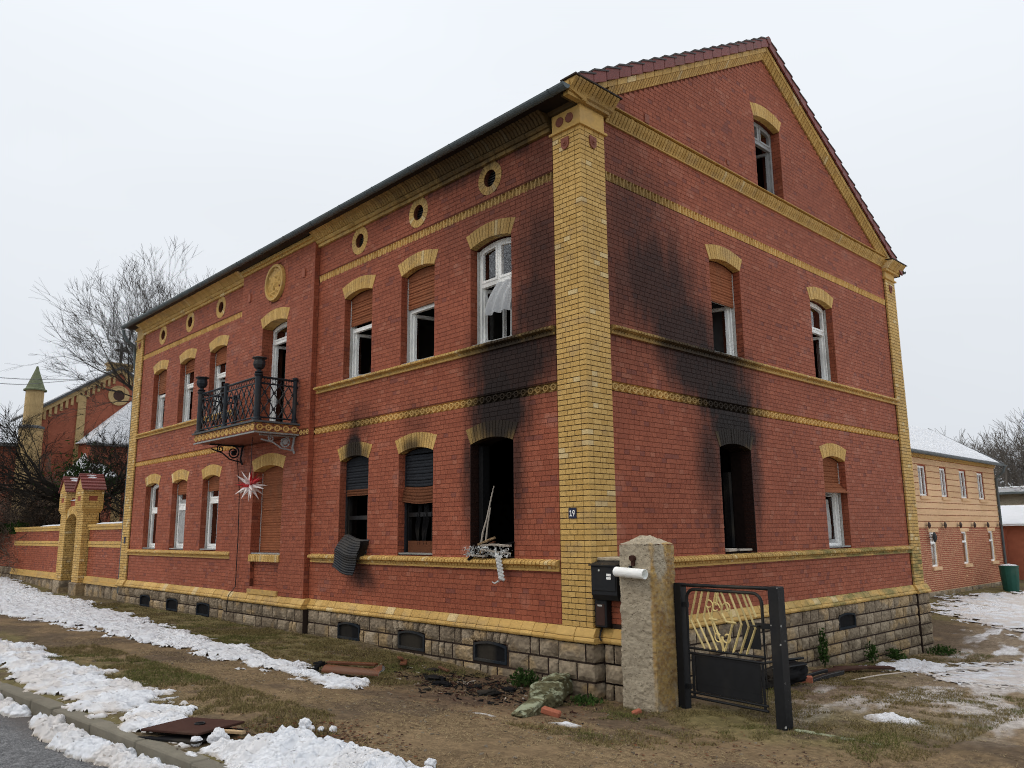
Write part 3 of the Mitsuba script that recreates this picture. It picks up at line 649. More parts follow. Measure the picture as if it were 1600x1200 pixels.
def sill(pl, s0, s1, z0, z1, most, seed, d=0.0):
    h = key_for(f'{H}__sill_moulding'); p = [(a + (d if a > 0 else 0), b) for a, b in roll(z0, z1, .115, .02)]
    mould(h, pl, p, s0, s1, .077, most, seed)
    ent(h, slab(pl, s0, s1, z0 - .034, z0 - .002, -.01, d + .045), 'brick_mat', YEL, tone=.1)
for z0, z1, m1, m2 in ((-.524, -.412, 92, 90), (2.918, 3.012, 60, 60)):
    sill(S, BX1 + .1, -PW, z0, z1, m1, 81); sill(S, XL + PW - PD, BX0 - .08, z0, z1, 0, 82); sill(G, PW, YR - PW + PD, z0, z1, m2, 83)
mould(key_for(f'{H}__door_sill'), SB, [(-.1, -.585), (.04, -.585), (.04, -.46), (.02, -.435), (-.1, -.425)], -9.98, -8.58, .077, 18, 84)

# plinth: two yellow moulded courses over rough stones
LOW = [(-.02, -1.474), (.075, -1.474), (.092, -1.460), (.10, -1.437), (.092, -1.414), (.075, -1.40), (-.02, -1.397)]
UPP = [(-.02, -1.392), (.072, -1.392), (.066, -1.37), (.038, -1.325), (.010, -1.282), (-.02, -1.28)]
def plinth_course(pl, s0, s1, most, seed, d=0.0):
    h = key_for(f'{H}__plinth_moulding')
    for prof in (LOW, UPP): mould(h, pl, [(a + d if a > 0 else a, b) for a, b in prof], s0, s1, .245, most, seed)
plinth_course(S, BX1 + .12, -PW - .02, 28, 91); plinth_course(S, XL + PW, BX0 - .12, 0, 92); plinth_course(S, BX0 - .12, BX1 + .12, 14, 93, BD)
plinth_course(G, PW + .02, YR - PW, 44, 94); plinth_course(G, YR - PW, YR + .16, 3, 95, PD); plinth_course(S, XL - .05, XL + PW, 0, 96, PD)
hpm = key_for(f'{H}__plinth_moulding')
for prof in (LOW, UPP):
    mould(hpm, S, [(a + PD if a > 0 else a, b) for a, b in prof], -PW - .02, PD + max(p_[0] for p_ in prof) - .01, .3, 9, 97)
    mould(hpm, G, [(a + PD if a > 0 else a, b) for a, b in prof], -.03, PW + .02, .3, 9, 98)
m = [slab(SB, -9.95, -8.6, -1.282, -1.18, -.09, .045)]
ent(f'{H}__middle_bay__step', cat(m), 'brick_mat', YEL, tone=.5)

CW = [(-2.02, -1.93, -1.655), (-4.01, -1.93, -1.655), (-5.95, -1.93, -1.655), (-12.50, -1.93, -1.655), (-14.45, -1.93, -1.655), (-16.4, -1.93, -1.655)]
def stones(holder, pl, s0, s1, zt, zb, heights, d, wins, seed, most, wl=(.26, .62)):
    r = np.random.default_rng(seed); R = []; z = zt; first = True
    hs = list(heights); i = 0
    while z > zb:
        h = hs[i % len(hs)]; i += 1; x = s0 + (0 if i % 2 else -r.uniform(.1, .3))
        while x < s1:
            w = r.uniform(*wl) if r.random() > .28 else r.uniform(.13, .22)
            a, b = max(x, s0), min(x + w, s1)
            if s1 - b < .14: b = s1; w = b - x
            if b - a > .06: R.append([a, b, z - h, z])
            x += w
        z -= h
    out = []
    for a, b, c, t in R:
        pieces = [(a, b)]
        for wc, w0, w1, hw in wins:
            if c < w1 - .01 and t > w0 + .01: pieces = [(x, y) for p in pieces for x, y in ((p[0], min(p[1], wc - hw)), (max(p[0], wc + hw), p[1])) if y - x > .05]
            elif t > w1 and c < w1 + .22: pieces = [(x, y) for p in pieces for x, y in ((p[0], min(p[1], wc - hw - .12)), (max(p[0], wc + hw + .12), p[1])) if y - x > .05]
        out += [(x, y, c, t) for x, y in pieces]
    items = []
    for a, b, c, t in out:
        items.append(stone_mesh(pl, [(a + .014, c + .014), (b - .014, c + .014), (b - .014, t - .014), (a + .014, t - .014)], d, r))
    for wc, w0, w1, hw in wins:                              # a flat arch of narrow stones over each cellar light
        n = 7; xs_ = np.linspace(wc - hw - .10, wc + hw + .10, n + 1); xt = np.linspace(wc - hw - .17, wc + hw + .17, n + 1)
        for q in range(n):
            zz = lambda x: w1 + .03 * (1 - ((x - wc) / (hw + .12)) ** 2)
            items.append(stone_mesh(pl, [(xs_[q] + .008, zz(xs_[q])), (xs_[q + 1] - .008, zz(xs_[q + 1])), (xt[q + 1] - .008, zt - .008), (xt[q] + .008, zt - .008)], d, r))
    sz = [-np.linalg.norm(m[0].mean(0) - CAM) for m in items]; order = np.argsort(sz)[::-1]
    rest = []
    for q in order:
        if most > 0: ent(f'{holder}__stone', items[q], 'stone_mat', STO); most -= 1
        else: rest.append(items[q])
    if rest:
        m = cat(rest); t = np.concatenate([np.full(len(x[0]), r.random()) for x in rest])
        k = ent(f'{holder}__stonework', m, 'stone_mat', uv=np.stack([np.full(len(t), STO + .5), t], 1)); labels[k] = {'kind': 'stuff'}
def stone_mesh(pl, q, d, r):
    """A rough hewn block: bulging uneven face over a quadrilateral (s, z)."""
    q = np.array(q, float); nu, nv = 7, 5
    U, V = np.meshgrid(np.linspace(0, 1, nu), np.linspace(0, 1, nv), indexing='ij')
    P = (1 - U)[..., None] * ((1 - V)[..., None] * q[0] + V[..., None] * q[3]) + U[..., None] * ((1 - V)[..., None] * q[1] + V[..., None] * q[2])
    e = np.minimum(np.minimum(U, 1 - U) * 3, np.minimum(V, 1 - V) * 2.4)
    D = d + .020 * np.sqrt(np.clip(e, 0, 1)) + r.normal(0, .0035, U.shape) * (e > 0) - .012 * (e == 0)
    v = pl.at(P[..., 0], P[..., 1], D).reshape(-1, 3)
    i, j = np.meshgrid(np.arange(nu - 1), np.arange(nv - 1), indexing='ij'); a = (i * nv + j).ravel()
    f = np.vstack([np.stack([a, a + nv, a + nv + 1], 1), np.stack([a, a + nv + 1, a + 1], 1)])
    ring = [(k_, 0) for k_ in range(nu)] + [(nu - 1, k_) for k_ in range(1, nv)] + [(k_, nv - 1) for k_ in range(nu - 2, -1, -1)] + [(0, k_) for k_ in range(nv - 2, 0, -1)]
    idx = [x * nv + y for x, y in ring]; base = len(v)
    bk = pl.at(P[..., 0], P[..., 1], d - .03).reshape(-1, 3)[idx]
    v = np.vstack([v, bk]); n = len(idx)
    f = np.vstack([f, [[idx[k_], base + k_, base + (k_ + 1) % n] for k_ in range(n)], [[idx[k_], base + (k_ + 1) % n, idx[(k_ + 1) % n]] for k_ in range(n)]])
    return v, f
hp = key_for(f'{H}__plinth'); ws = [(c, a, b, .38) for c, a, b in CW]
ph = (.25, .24, .25, .24)
stones(hp, S, BX1 + .10, -PW, -1.478, -2.3, ph, .055, ws[:3], 101, 60)
stones(hp, S, BX0 - .10, BX1 + .10, -1.478, -2.1, ph, .17, [], 102, 26)
stones(hp, S, XL, BX0 - .10, -1.478, -2.1, ph, .055, ws[3:], 103, 30, wl=(.3, .55))
stones(hp, S, -PW, PD + .058, -1.478, -2.42, ph, .055 + PD, [], 104, 12, wl=(.30, .6))
stones(hp, G, -PD - .058, PW, -1.478, -2.6, ph, .055 + PD, [], 105, 8)
stones(hp, G, PW, YR - PW + .05, -1.478, -2.95, (.235, .22, .225, .215, .22), .055, [(7.55, -1.93, -1.67, .36)], 106, 150, wl=(.24, .52))
stones(hp, G, YR - PW + .05, YR + .15, -1.478, -3.05, (.235, .22, .225), .055 + PD, [], 107, 18, wl=(.22, .4))
core = sbox(XL, -2.6, PD, -1.45)
for c, a, b in CW: core = core.difference(sbox(c - .36, a, c + .36, b + .02))
ent(f'{hp}__mortar', cat([plate(core, S, -.3, .040), slab(S, BX0 - .1, BX1 + .1, -2.5, -1.45, .0, .153), slab(S, -PW, PD + .04, -2.7, -1.45, .0, .04 + PD)]), 'stone_mat', MOR)
coreg = sbox(-.03, -3.2, YR, -1.45).difference(sbox(7.2, -1.93, 7.9, -1.64))
ent(f'{hp}__mortar', cat([plate(coreg, G, -.3, .040), slab(G, -PD - .04, PW, -2.9, -1.45, .0, .04 + PD), slab(G, YR - PW + .05, YR + .135, -3.2, -1.45, .0, .04 + PD)]), 'stone_mat', MOR)
for pl, L in ((S, CW), (G, [(7.55, -1.93, -1.66)])):
    for c, a, b in L:
        hw = key_for(f'{H}__cellar_light')
        fr = Polygon([(c - .37, a)] + arch_pts(c, .37, b - .02, b + .03, 8) + [(c + .37, a)])
        pt(f'{hw}__frame', plate(fr.difference(fr.buffer(-.035)), pl, -.02, .056), 'iron', matt=True)
        pt(f'{hw}__screen', plate(fr.buffer(-.03), pl, -.02, .02), 'char', matt=True)

# ---- relief bands
def relief(fn, n=11, m=9):
    U, V = np.meshgrid(np.linspace(-.5, .5, n), np.linspace(-.5, .5, m), indexing='ij')
    return U, V, fn(U, V)
def rose_h(U, V):
    r = np.hypot(U * 1.05, V); t = np.arctan2(V, U)
    h = np.maximum(np.exp(-((r - .31) / .10) ** 6), np.exp(-(r / .11) ** 6))
    h = np.maximum(h, 1.0 * (np.abs(V) > .455))
    h = np.maximum(h, np.exp(-(((np.abs(U) - .5) / .10) ** 2 + (V / .16) ** 2) ** 3))
    return -.032 + .042 * h
def leaf_h(U, V):
    a = np.maximum(np.exp(-((U + .27 + .16 * V) / .105) ** 6), np.exp(-((U - .23 - .16 * V) / .105) ** 6)) * (np.abs(V) < .47)
    return -.028 + .038 * np.maximum(a, 1.0 * (np.abs(V) > .47))
def frieze(pl, s0, s1, z0, z1, fn, most, seed, d=0.0):
    h = key_for(f'{H}__relief_band'); n = max(1, int(round((s1 - s0) / (1.12 * (z1 - z0))))); e = np.linspace(s0, s1, n + 1); ms = []
    NR = 19; U, V, Hh = relief(fn, NR, NR)
    r = np.random.default_rng(seed); nv = NR
    i, j = np.meshgrid(np.arange(NR - 1), np.arange(NR - 1), indexing='ij'); a = (i * nv + j).ravel()
    f = np.vstack([np.stack([a, a + nv, a + nv + 1], 1), np.stack([a, a + nv + 1, a + 1], 1)])
    order = np.argsort([np.linalg.norm(pl.at(x, z0, 0) - CAM) for x in (e[:-1] + e[1:]) / 2])
    for q, k in enumerate(order):
        c, w = (e[k] + e[k + 1]) / 2, e[k + 1] - e[k] - .005
        v = pl.at(c + U * w, (z0 + z1) / 2 + V * (z1 - z0 - .006), Hh + d - .004).reshape(-1, 3)
        if q < most: ent(f'{h}__relief_tile', (v, f), 'brick_mat', GLD)
        else: ms.append((v, f))
    if ms:
        t = np.repeat(r.random(len(ms)), len(U.ravel())); k = ent(f'{h}__relief_tiles', cat(ms), 'brick_mat', uv=np.stack([np.full(len(t), GLD + .5), t], 1)); labels[k] = {'kind': 'stuff'}
frieze(S, BX1, -PW, *fr1, rose_h, 44, 111); frieze(S, XL + PW - PD, BX0, *fr1, rose_h, 0, 112); frieze(SB, -7.95, BX1, *fr1, rose_h, 3, 113); frieze(G, PW, YR - PW + PD, *fr1, rose_h, 60, 114)
frieze(S, BX1, -PW, *fr2, leaf_h, 40, 115); frieze(S, XL + PW - PD, BX0, *fr2, leaf_h, 0, 116); frieze(G, PW, YR - PW + PD, *fr2, leaf_h, 55, 117)

# ---- eaves cornice, gutter, gable cornice, rakes
def cornice(pl, s0, s1, seed, z=6.13, d=0.0):
    h = key_for(f'{H}__eaves_cornice')
    mould(h, pl, [(-.02, z), (.055 + d, z), (.055 + d, z + .066), (-.02, z + .066)], s0, s1, .25, 0, seed)
    mould(h, pl, [(-.02, z + .072), (.085 + d, z + .072), (.115 + d, z + .11), (.115 + d, z + .135), (-.02, z + .135)], s0, s1, .25, 0, seed + 1)
    mould(h, pl, [(-.02, z + .142), (.13 + d, z + .142), (.20 + d, z + .225), (.30 + d, z + .28), (-.02, z + .28)], s0, s1, .077, 0, seed + 2)
cornice(S, BX1, -PW, 121); cornice(S, XL + PW - PD, BX0, 124)
ent(f'{H}__eaves_cornice__band', cat([slab(S, BX0, BX1, 6.26, 6.32, 0, BD + .04), slab(S, BX0, BX1, 6.322, 6.40, 0, BD + .09)]), 'brick_mat', YEL, tone=.3)
ent(f'{H}__eaves_cornice__soffit', slab(S, XL - .1, .06, 6.412, 6.44, -.1, .42), 'brick_mat', MOR)
gy = -.45
gut = [(gy + .078 * math.cos(t), 6.475 + .078 * math.sin(t)) for t in np.linspace(math.pi, 2 * math.pi, 9)]
gut2 = [(gy + .070 * math.cos(t), 6.48 + .070 * math.sin(t)) for t in np.linspace(2 * math.pi, math.pi, 9)]
GP = Plane((0, 0, 0), (1, 0, 0))
hgut = key_for(f'{H}__gutter')
pt(hgut, prism(GP, [(-a, b) for a, b in (gut + gut2)[::-1]], XL - .15, .16), 'zinc', tone=.4)
for x in np.arange(XL - .1, .1, 1.16):
    pt(f'{hgut}__bracket', prism(GP, [(-a * 1.0, b - .004) for a, b in ([(gy + .084 * math.cos(t), 6.432 + .084 * math.sin(t)) for t in np.linspace(math.pi, 2 * math.pi, 9)] + gut)][::-1] if False else [(-(gy + .086 * math.cos(t)), 6.475 + .086 * math.sin(t)) for t in np.linspace(2 * math.pi, math.pi, 9)], x, x + .03), 'zinc', tone=.1)
pt(hgut + '__end_cap', prism(GP, [(-a, b) for a, b in gut[::-1]], .155, .163), 'zinc', tone=.9)
pt(f'{H}__downpipe', tube([(XL - .08, gy, 6.37), (XL - .09, gy + .02, 6.2), (XL - .02, gy + .12, 6.0), (XL + .02, -.12, 5.86), (XL - .12, -.06, 5.7), (XL - .14, .02, 5.0), (XL - .14, .02, -1.7)], .05, 10), 'zinc', tone=.3)
# cornice across the gable and along its slopes
hgc = key_for(f'{H}__gable_cornice')
mould(hgc, G, [(-.02, 6.33), (.03, 6.33), (.045, 6.36), (.09, 6.42), (.125, 6.485), (.10, 6.515), (-.02, 6.535)], PW + .03, YR - PW + PD - .02, .077, 110, 131)
ent(hgc, cat([slab(G, PW + .03, YR - PW, 6.30, 6.327, -.02, .03), slab(G, PW + .03, YR - PW, 6.537, 6.55, -.02, .14)]), 'brick_mat', YEL, tone=.0)
hrc = key_for(f'{H}__rake_cornice')
def rake(y0, y1, prof, step, most, seed):
    """Profile (d, offset below the roof edge) swept up one slope, in pieces."""
    n = int(abs(y1 - y0) / step); e = np.linspace(y0, y1, n + 1); ms, tn = [], []; r = np.random.default_rng(seed); P = np.array(prof)
    order = np.argsort(-e[:-1]) if y1 < y0 else np.argsort(e[:-1])
    for q in range(n):
        a, b = e[q], e[q + 1]; s = .10 if step < .1 else .03
        ya, yb = a + (b - a) * s, b - (b - a) * s
        v = np.vstack([np.stack([P[:, 0], np.full(len(P), y), roof_top(y) + P[:, 1]], 1) for y in (ya, yb)])
        k = len(P); f = []
        for i_ in range(k):
            j_ = (i_ + 1) % k; f += [[i_, j_, k + j_], [i_, k + j_, k + i_]]
        f += [[0, i_, i_ + 1] for i_ in range(1, k - 1)] + [[k, k + i_ + 1, k + i_] for i_ in range(1, k - 1)]
        m = trimesh.Trimesh(v, f, process=False); m.fix_normals(); m = (np.array(m.vertices), np.array(m.faces))
        if q < most: ent(f'{hrc}__brick', m, 'brick_mat', YEL)
        else: ms.append(m); tn.append(np.full(len(v), r.random()))
    m = cat(ms); k_ = ent(f'{hrc}__brickwork', m, 'brick_mat', uv=np.stack([np.full(len(m[0]), YEL + .5), np.concatenate(tn)], 1)); labels[k_] = {'kind': 'stuff'}
for y0, y1, mo in ((.05, 5.82, 22), (YR + .05, 5.82, 0)):
    rake(y0, y1, [(-.02, -.27), (.125, -.27), (.135, -.172), (-.02, -.172)], .25, mo, 141)
    rake(y0 + (.55 if y0 < 5 else -.55), y1, [(-.02, -.41), (.03, -.41), (.045, -.38), (.085, -.32), (.115, -.275), (-.02, -.275)], .077, 60 if mo else 0, 142)
# roof: two slopes, and a verge of lapped tiles along the gable
hrf = key_for(f'{H}__roof')
def slope(y0, z0, y1, z1, th):
    return cat([hull([(x, y, z - t) for x in (XL - .15, .10) for y, z in ((y0, z0), (y1, z1)) for t in (0, th)])])
pt(hrf, cat([slope(-.34, float(roof_top(-.34)) - .06, 5.82, 9.97, .08), slope(12.0, float(roof_top(12.0)) - .06, 5.82, 9.97, .08)]), 'tiletop', tone=.5)
for y0, y1, n in ((-.16, 5.80, 19), (11.96, 5.84, 20)):
    e = np.linspace(y0, y1, n + 1); st_ = e[1] - e[0]
    for q in range(n):
        a, b = e[q] + .03 * st_, e[q + 1] - .02 * st_; b2 = e[q + 1] + .16 * st_
        za, zb = float(roof_top(a)), float(roof_top(b)); zb2 = zb + (zb - za) / (b - a) * (b2 - b)
        d = .040
        side = hull([(x, y, z) for x in (.15, .185) for y, z in ((a, za + d - .20), (b, zb + .004 - .185), (b, zb + .004), (a, za + d))])
        top = hull([(x, y, z) for x in (-.12, .20) for y, z in ((a - .02 * st_, za + d), (b2, zb2 - .03), (b2, zb2 - .008), (a - .02 * st_, za + d + .03))])
        hv = key_for(f'{hrf}__verge_tile'); m = cat([side, top])
        ent(hv, m, 'paint_mat', uv=np.vstack([np.tile([KI['tile'] + .5, rng.random()], (len(side[0]), 1)), np.tile([KI['tiletop'] + .5, rng.random()], (len(top[0]), 1))]), num=False)
pt(f'{hrf}__ridge_tile', cat([lathe([(.09, 0), (.09, .4)], 10)]) if False else tube([(XL, 5.82, 9.98), (.20, 5.82, 9.98)], .085, 10), 'tile')
# cornice return over the near corner, and over the far right one
def return_block(pl, s0, s1, d0, dz=0.0):
    h = key_for(f'{H}__cornice_return')
    ent(h, slab(pl, s0, s1, 6.36 + dz, 6.42 + dz, -.02, d0 + .07), 'brick_mat', YEL, tone=.0)
    mould(h, pl, [(-.02, 6.425 + dz), (d0 + .09, 6.425 + dz), (d0 + .13, 6.48 + dz), (d0 + .23, 6.58 + dz), (d0 + .23, 6.60 + dz), (-.02, 6.60 + dz)], s0, s1 + .08, .077, 12, 151)
    ent(h + '__cover', slab(pl, s0 - .02, s1 + .12, 6.602 + dz, 6.625 + dz, -.02, d0 + .25), 'brick_mat', MOR)
return_block(pG, -.32, PW + .06, PD); return_block(G, YR - PW, YR + .20, PD, -.15)
gut3 = [(12.07 + .078 * math.cos(t), 6.37 + .078 * math.sin(t)) for t in np.linspace(math.pi, 2 * math.pi, 9)]
pt(key_for(f'{H}__gutter'), prism(GP, [(-a, b) for a, b in (gut3 + [(12.07 + .07 * math.cos(t), 6.375 + .07 * math.sin(t)) for t in np.linspace(2 * math.pi, math.pi, 9)])[::-1]], XL, .20), 'zinc', tone=.2)
ent(f'{H}__eaves_end', hull([(x, y, z) for x in (-.05, .15) for y, z in ((-.40, 6.45), (-.05, 6.37), (-.05, 6.60), (-.38, 6.56))]), 'brick_mat', YEL, tone=.0)
for c in (2.0, 4.2):
    ent(f'{H}__wall_vent', slab(G, c - .3 - .06 if c < 3 else c - .04, c - .3 + .06 if c < 3 else c + .04, 6.68 if c < 3 else 6.75, 6.84, -.01, .02), 'brick_mat', TER)
for s_, z_ in ((-10.62, 5.65), (-8.0, 5.65)):
    ent(f'{H}__ornament', plate(Polygon([(s_ - .06, z_ - .10), (s_ + .06, z_ - .10), (s_ + .065, z_ + .05), (s_ + .03, z_ + .11), (s_ - .03, z_ + .11), (s_ - .065, z_ + .05)]), S, BD, BD + .025), 'brick_mat', CHR)
# medallion with a low relief
hm = key_for(f'{H}__medallion')
def med_fn(U, V):
    r, t = U * .445, V * 2 * np.pi; x, z = r * np.cos(t), r * np.sin(t); q = r / .445
    h = .06 * ((q > .80) & (q < .985)) + .012 + .045 * np.exp(-((x + .02) ** 2 / .012 + (z + .02) ** 2 / .02)) * (q < .8) + .035 * np.exp(-((x - .06) ** 2 + (z - .15) ** 2) / .004) * (q < .8)
    h = h + (q < .78) * .09 * (meshkit.fbm(np.stack([x * 11, z * 11, 0 * x], -1), 3, 5) - .42) + .02 * np.exp(-((z + .22 - .12 * x) / .02) ** 2) * (q < .76) - .03 * (q > .985)
    return SB.at(-9.30 + x, 5.73 + z, h)
ent(hm, sheet(med_fn, 40, 81), 'brick_mat', YEL, tone=.3, smooth=True)
# walls at the back, floors and the burnt room inside
ent(f'{H}__back_wall', cat([box(XL - .04, XL + .3, .4, YR, -2.6, 6.4), box(XL, -.4, YR - .3, YR + .035, -2.9, 6.4)]), 'brick_mat', RED, tone=.5)
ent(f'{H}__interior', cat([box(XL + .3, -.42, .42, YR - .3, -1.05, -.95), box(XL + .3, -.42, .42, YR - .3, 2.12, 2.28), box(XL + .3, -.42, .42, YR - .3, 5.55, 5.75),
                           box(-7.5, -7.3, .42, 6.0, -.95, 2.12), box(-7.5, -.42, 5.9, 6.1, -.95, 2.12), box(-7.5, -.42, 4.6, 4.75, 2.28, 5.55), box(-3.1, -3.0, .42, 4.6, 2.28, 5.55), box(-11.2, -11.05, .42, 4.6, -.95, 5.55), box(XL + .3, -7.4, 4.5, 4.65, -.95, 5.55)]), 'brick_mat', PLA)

# ---- windows: frame, sash, panes, shutters
def arched(c, hw, z0, zs, zc, ins):
    p = [(c - hw, z0)] + arch_pts(c, hw, zs, zc) + [(c + hw, z0)]
    return Polygon(p).buffer(-ins, join_style=2) if ins else Polygon(p)
def slats(pl, s0, s1, z0, z1, d, pitch=.055, warp=None, thick=.024):
    """A rolling shutter curtain as one rippled sheet."""
    n = int((z1 - z0) / pitch) * 6 + 1
    def fn(U, V):
        s, z = s0 + (s1 - s0) * U, z0 + (z1 - z0) * V
        ph = ((z1 - z) / pitch) % 1.0
        dd = d + thick * np.sqrt(np.clip(1 - (2 * ph - 1) ** 2, 0, 1))
        if warp is not None: s, z, dd = warp(U, V, s, z, dd)
        return pl.at(s, z, dd)
    return sheet(fn, 14, n)
def window(o, pl, label, d=-.195, shutter=None, transom=1.0, mullion=False, sash='closed', curtain=False, frame='white', guide=True, panes=True, warp=None, shcol='shutter', drape=None):
    h = key_for(f'{H}__window'); labels[h] = {'label': label}
    c, hw = o.c, o.hw; L = pl
    outer = arched(c, hw - .004, o.z0 + .03, o.zs - .004, o.zc - .006, 0)
    F_ = outer.difference(outer.buffer(-.062, join_style=2))
    zt = o.z0 + .03 + transom
    tr = sbox(c - hw + .05, zt, c + hw - .05, zt + .075).intersection(outer)
    low_lim = o.z0 if shutter is None else o.z0
    up = outer.buffer(-.062, join_style=2).intersection(sbox(-99, zt + .075, 99, 99)); low = outer.buffer(-.062, join_style=2).intersection(sbox(-99, -99, 99, zt))
    fr = shapely.union_all([F_, tr] + ([sbox(c - .03, zt + .07, c + .03, o.zc - .05)] if mullion else []))
    pt(f'{h}__frame', plate(fr, L, d - .07, d), frame, tone=.6)
    pt(f'{h}__sill', slab(L, c - hw + .004, c + hw - .004, o.z0 + .002, o.z0 + .028, d - .05, -.02), 'grey' if frame != 'white' else 'oldwhite', tone=.6)
    if panes:
        for u_ in ([up] if not mullion else [up.intersection(sbox(-99, -99, c - .03, 99)), up.intersection(sbox(c + .03, -99, 99, 99))]):
            if shutter is None or u_.bounds[1] < shutter - .1:
                sf = u_.difference(u_.buffer(-.04, join_style=2)); pt(f'{h}__sash', plate(sf, L, d - .05, d + .012), frame, tone=.7)
                g = u_.buffer(-.035, join_style=2); v, f = plate(g, L, d - .022, d - .020); keep = np.abs(np.array(v - L.O) @ L.n - (d - .020)) < 1e-4
                flat = np.array([t for t in f if keep[t].all()])
                ent(f'{h}__pane', (v, flat), 'glass_mat', None)
    if sash == 'closed':
        sf = low.difference(low.buffer(-.055, join_style=2)); pt(f'{h}__sash', plate(sf, L, d - .055, d + .012), frame, tone=.7)
        b = low.buffer(-.05, join_style=2).bounds
        v = L.at([b[0], b[2], b[2], b[0]], [b[1], b[1], b[3], b[3]], d - .02); ent(f'{h}__pane', (v, np.array([[0, 1, 2], [0, 2, 3]])), 'glass_mat', None)
    elif sash in ('in_left', 'in_right', 'both'):
        w = (2 * hw - .14); ww = w / 2 if sash == 'both' or mullion else w
        for side in ((-1, 1) if sash == 'both' else ((-1,) if sash == 'in_left' else (1,))):
            ang = math.radians(78 if side < 0 else 74); b = low.bounds
            s0 = c + side * (hw - .066)
            us = np.array([-side * math.cos(ang), 0, 0]); dvec = L.u * (-side * math.cos(ang)) - L.n * math.sin(ang)
            LP = Plane(L.at(s0, 0, d - .05), dvec)
            q = sbox(0, b[1] + .005, ww, b[3] - .005); sf = q.difference(q.buffer(-.058, join_style=2))
            pt(f'{h}__sash', plate(sf, LP, -.028, .028), frame, tone=.7)
            bb = q.buffer(-.05).bounds
            ent(f'{h}__pane', (LP.at([bb[0], bb[2], bb[2], bb[0]], [bb[1], bb[1], bb[3], bb[3]], 0.0), np.array([[0, 1, 2], [0, 2, 3]])), 'glass_mat', None)
    if shutter is not None:
        sh = key_for(f'{h}__roller_shutter')
        top = o.zs + .0
        pt(sh, slats(L, c - hw + .02, c + hw - .02, shutter, top, d + .025, warp=warp), shcol, matt=True, smooth=False)
        topf = arched(c, hw - .004, o.zs - .01, o.zs - .004, o.zc - .006, 0); pt(f'{h}__shutter_box', plate(topf, L, d - .01, d + .04), shcol, matt=True, tone=.2)
        pt(f'{h}__end_bar', slab(L, c - hw + .02, c + hw - .02, shutter - .035, shutter + .002, d + .015, d + .045), shcol, matt=True, tone=.1) if warp is None else None
    if guide:
        for s_ in (-1, 1):
            pt(f'{h}__guide_rail', slab(L, c + s_ * (hw - .012) - .012, c + s_ * (hw - .012) + .012, o.z0 + .03, o.zs - .02, d + .012, d + .05), 'lightrail' if frame != 'char' else 'scorch', tone=.5)
    return h
def drape(o, pl, label, s0, s1, z0, z1, d=-.26, mat='curtain'):
    def fn(U, V):
        s = s0 + (s1 - s0) * U
        return pl.at(s, z0 + (z1 - z0) * V, d + .03 * np.sin(U * 26 + .6 * np.sin(V * 3)) + .01 * np.sin(V * 5))
    return pt('curtain', sheet(fn, 50, 8), mat, matt=True, smooth=True, label=label, category='curtain')
# street front, ground floor
hb = key_for(f'{H}__window'); labels[hb] = {'label': 'burnt-out black window void nearest the house corner'}
o = GF[0]
pt(f'{hb}__charred_jamb', cat([slab(S, -2.50, -2.40, -.34, 1.38, -.30, -.16), slab(S, -1.60, -1.53, -.3, 1.2, -.3, -.2)]), 'char', matt=True)
pt(f'{hb}__burnt_strip', cat([tube([(-2.30, .02, -.22), (-2.27, .04, .0), (-2.20, .06, .2), (-2.13, .10, .55), (-2.09, .12, .72)], [.014, .016, .014, .012, .008], 5), tube([(-2.20, .03, -.2), (-2.17, .05, .1), (-2.13, .08, .38)], [.016, .013, .009], 5)]), 'ash', matt=True, tone=.1)
def gf2_warp(U, V, s, z, d):
    lo = np.clip((.86 - z) / .32, 0, 1)                     # the unburnt lower slats hang out crooked and to the left
    return s - lo * .16 * (1 - U), z - .05 * np.sin(U * 3.1) * np.clip((1.3 - z) * 1.4, 0, 1) + .05 * (1 - U) * lo - .03, d + lo * .08 * (1 - U) + .012 * np.sin(U * 9 + z * 4)
h2 = window(GF[1], S, 'scorched window with a half-burnt shutter sagging over its black opening', sash='none', shutter=.86, transom=.62, frame='char', panes=False, warp=gf2_warp, shcol='scorch')
pt(f'{h2}__unburnt_slats', slats(S, -4.49, -3.53, .56, .85, -.168, warp=gf2_warp), 'plank', matt=True, tone=.6, label='unburnt brown lower slats, sagging')
pt(f'{h2}__charred_rag', cat([sheet(lambda U, V, a=a, b=b: S.at(a + (b - a) * U + .02 * np.sin(V * 9 + a * 7), -.2 + .95 * V, -.2 + .03 * np.sin(U * 8 + V * 5)), 5, 12) for a, b in ((-4.2, -4.12), (-4.02, -3.9), (-3.78, -3.7))]), 'char', matt=True)
pt(f'{h2}__lower_panel', slab(S, -4.44, -3.55, -.34, -.14, -.22, -.18), 'plank', matt=True, tone=.05)
h1 = window(GF[2], S, 'scorched window with a blackened half shutter and its torn-off lower part hanging out', sash='none', shutter=.86, transom=.60, frame='char', panes=False, shcol='scorch')
pt(f'{h1}__unburnt_slats', slats(S, -6.46, -5.50, .72, .85, -.168), 'plank', matt=True, tone=.5, label='unburnt brown lowest slats of the shutter')
pt(f'{h1}__charred_rag', cat([slab(S, -5.75, -5.70, -.34, .7, -.22, -.17), slab(S, -5.62, -5.58, -.34, .7, -.2, -.16)]), 'scorch', matt=True)
window(GF[3], S, 'white ground-floor window, first left of the star lantern', shutter=1.13, transom=1.18)
window(GF[4], S, 'white ground-floor window with a pale curtain, second left of the star lantern', shutter=1.12, transom=1.06)
window(GF[5], S, 'white ground-floor window beside the far left corner pilaster', transom=1.02)
drape(GF[4], S, 'pale curtain behind the middle of the three left ground-floor windows', -14.9, -14.35, -.2, .95, d=-.22)
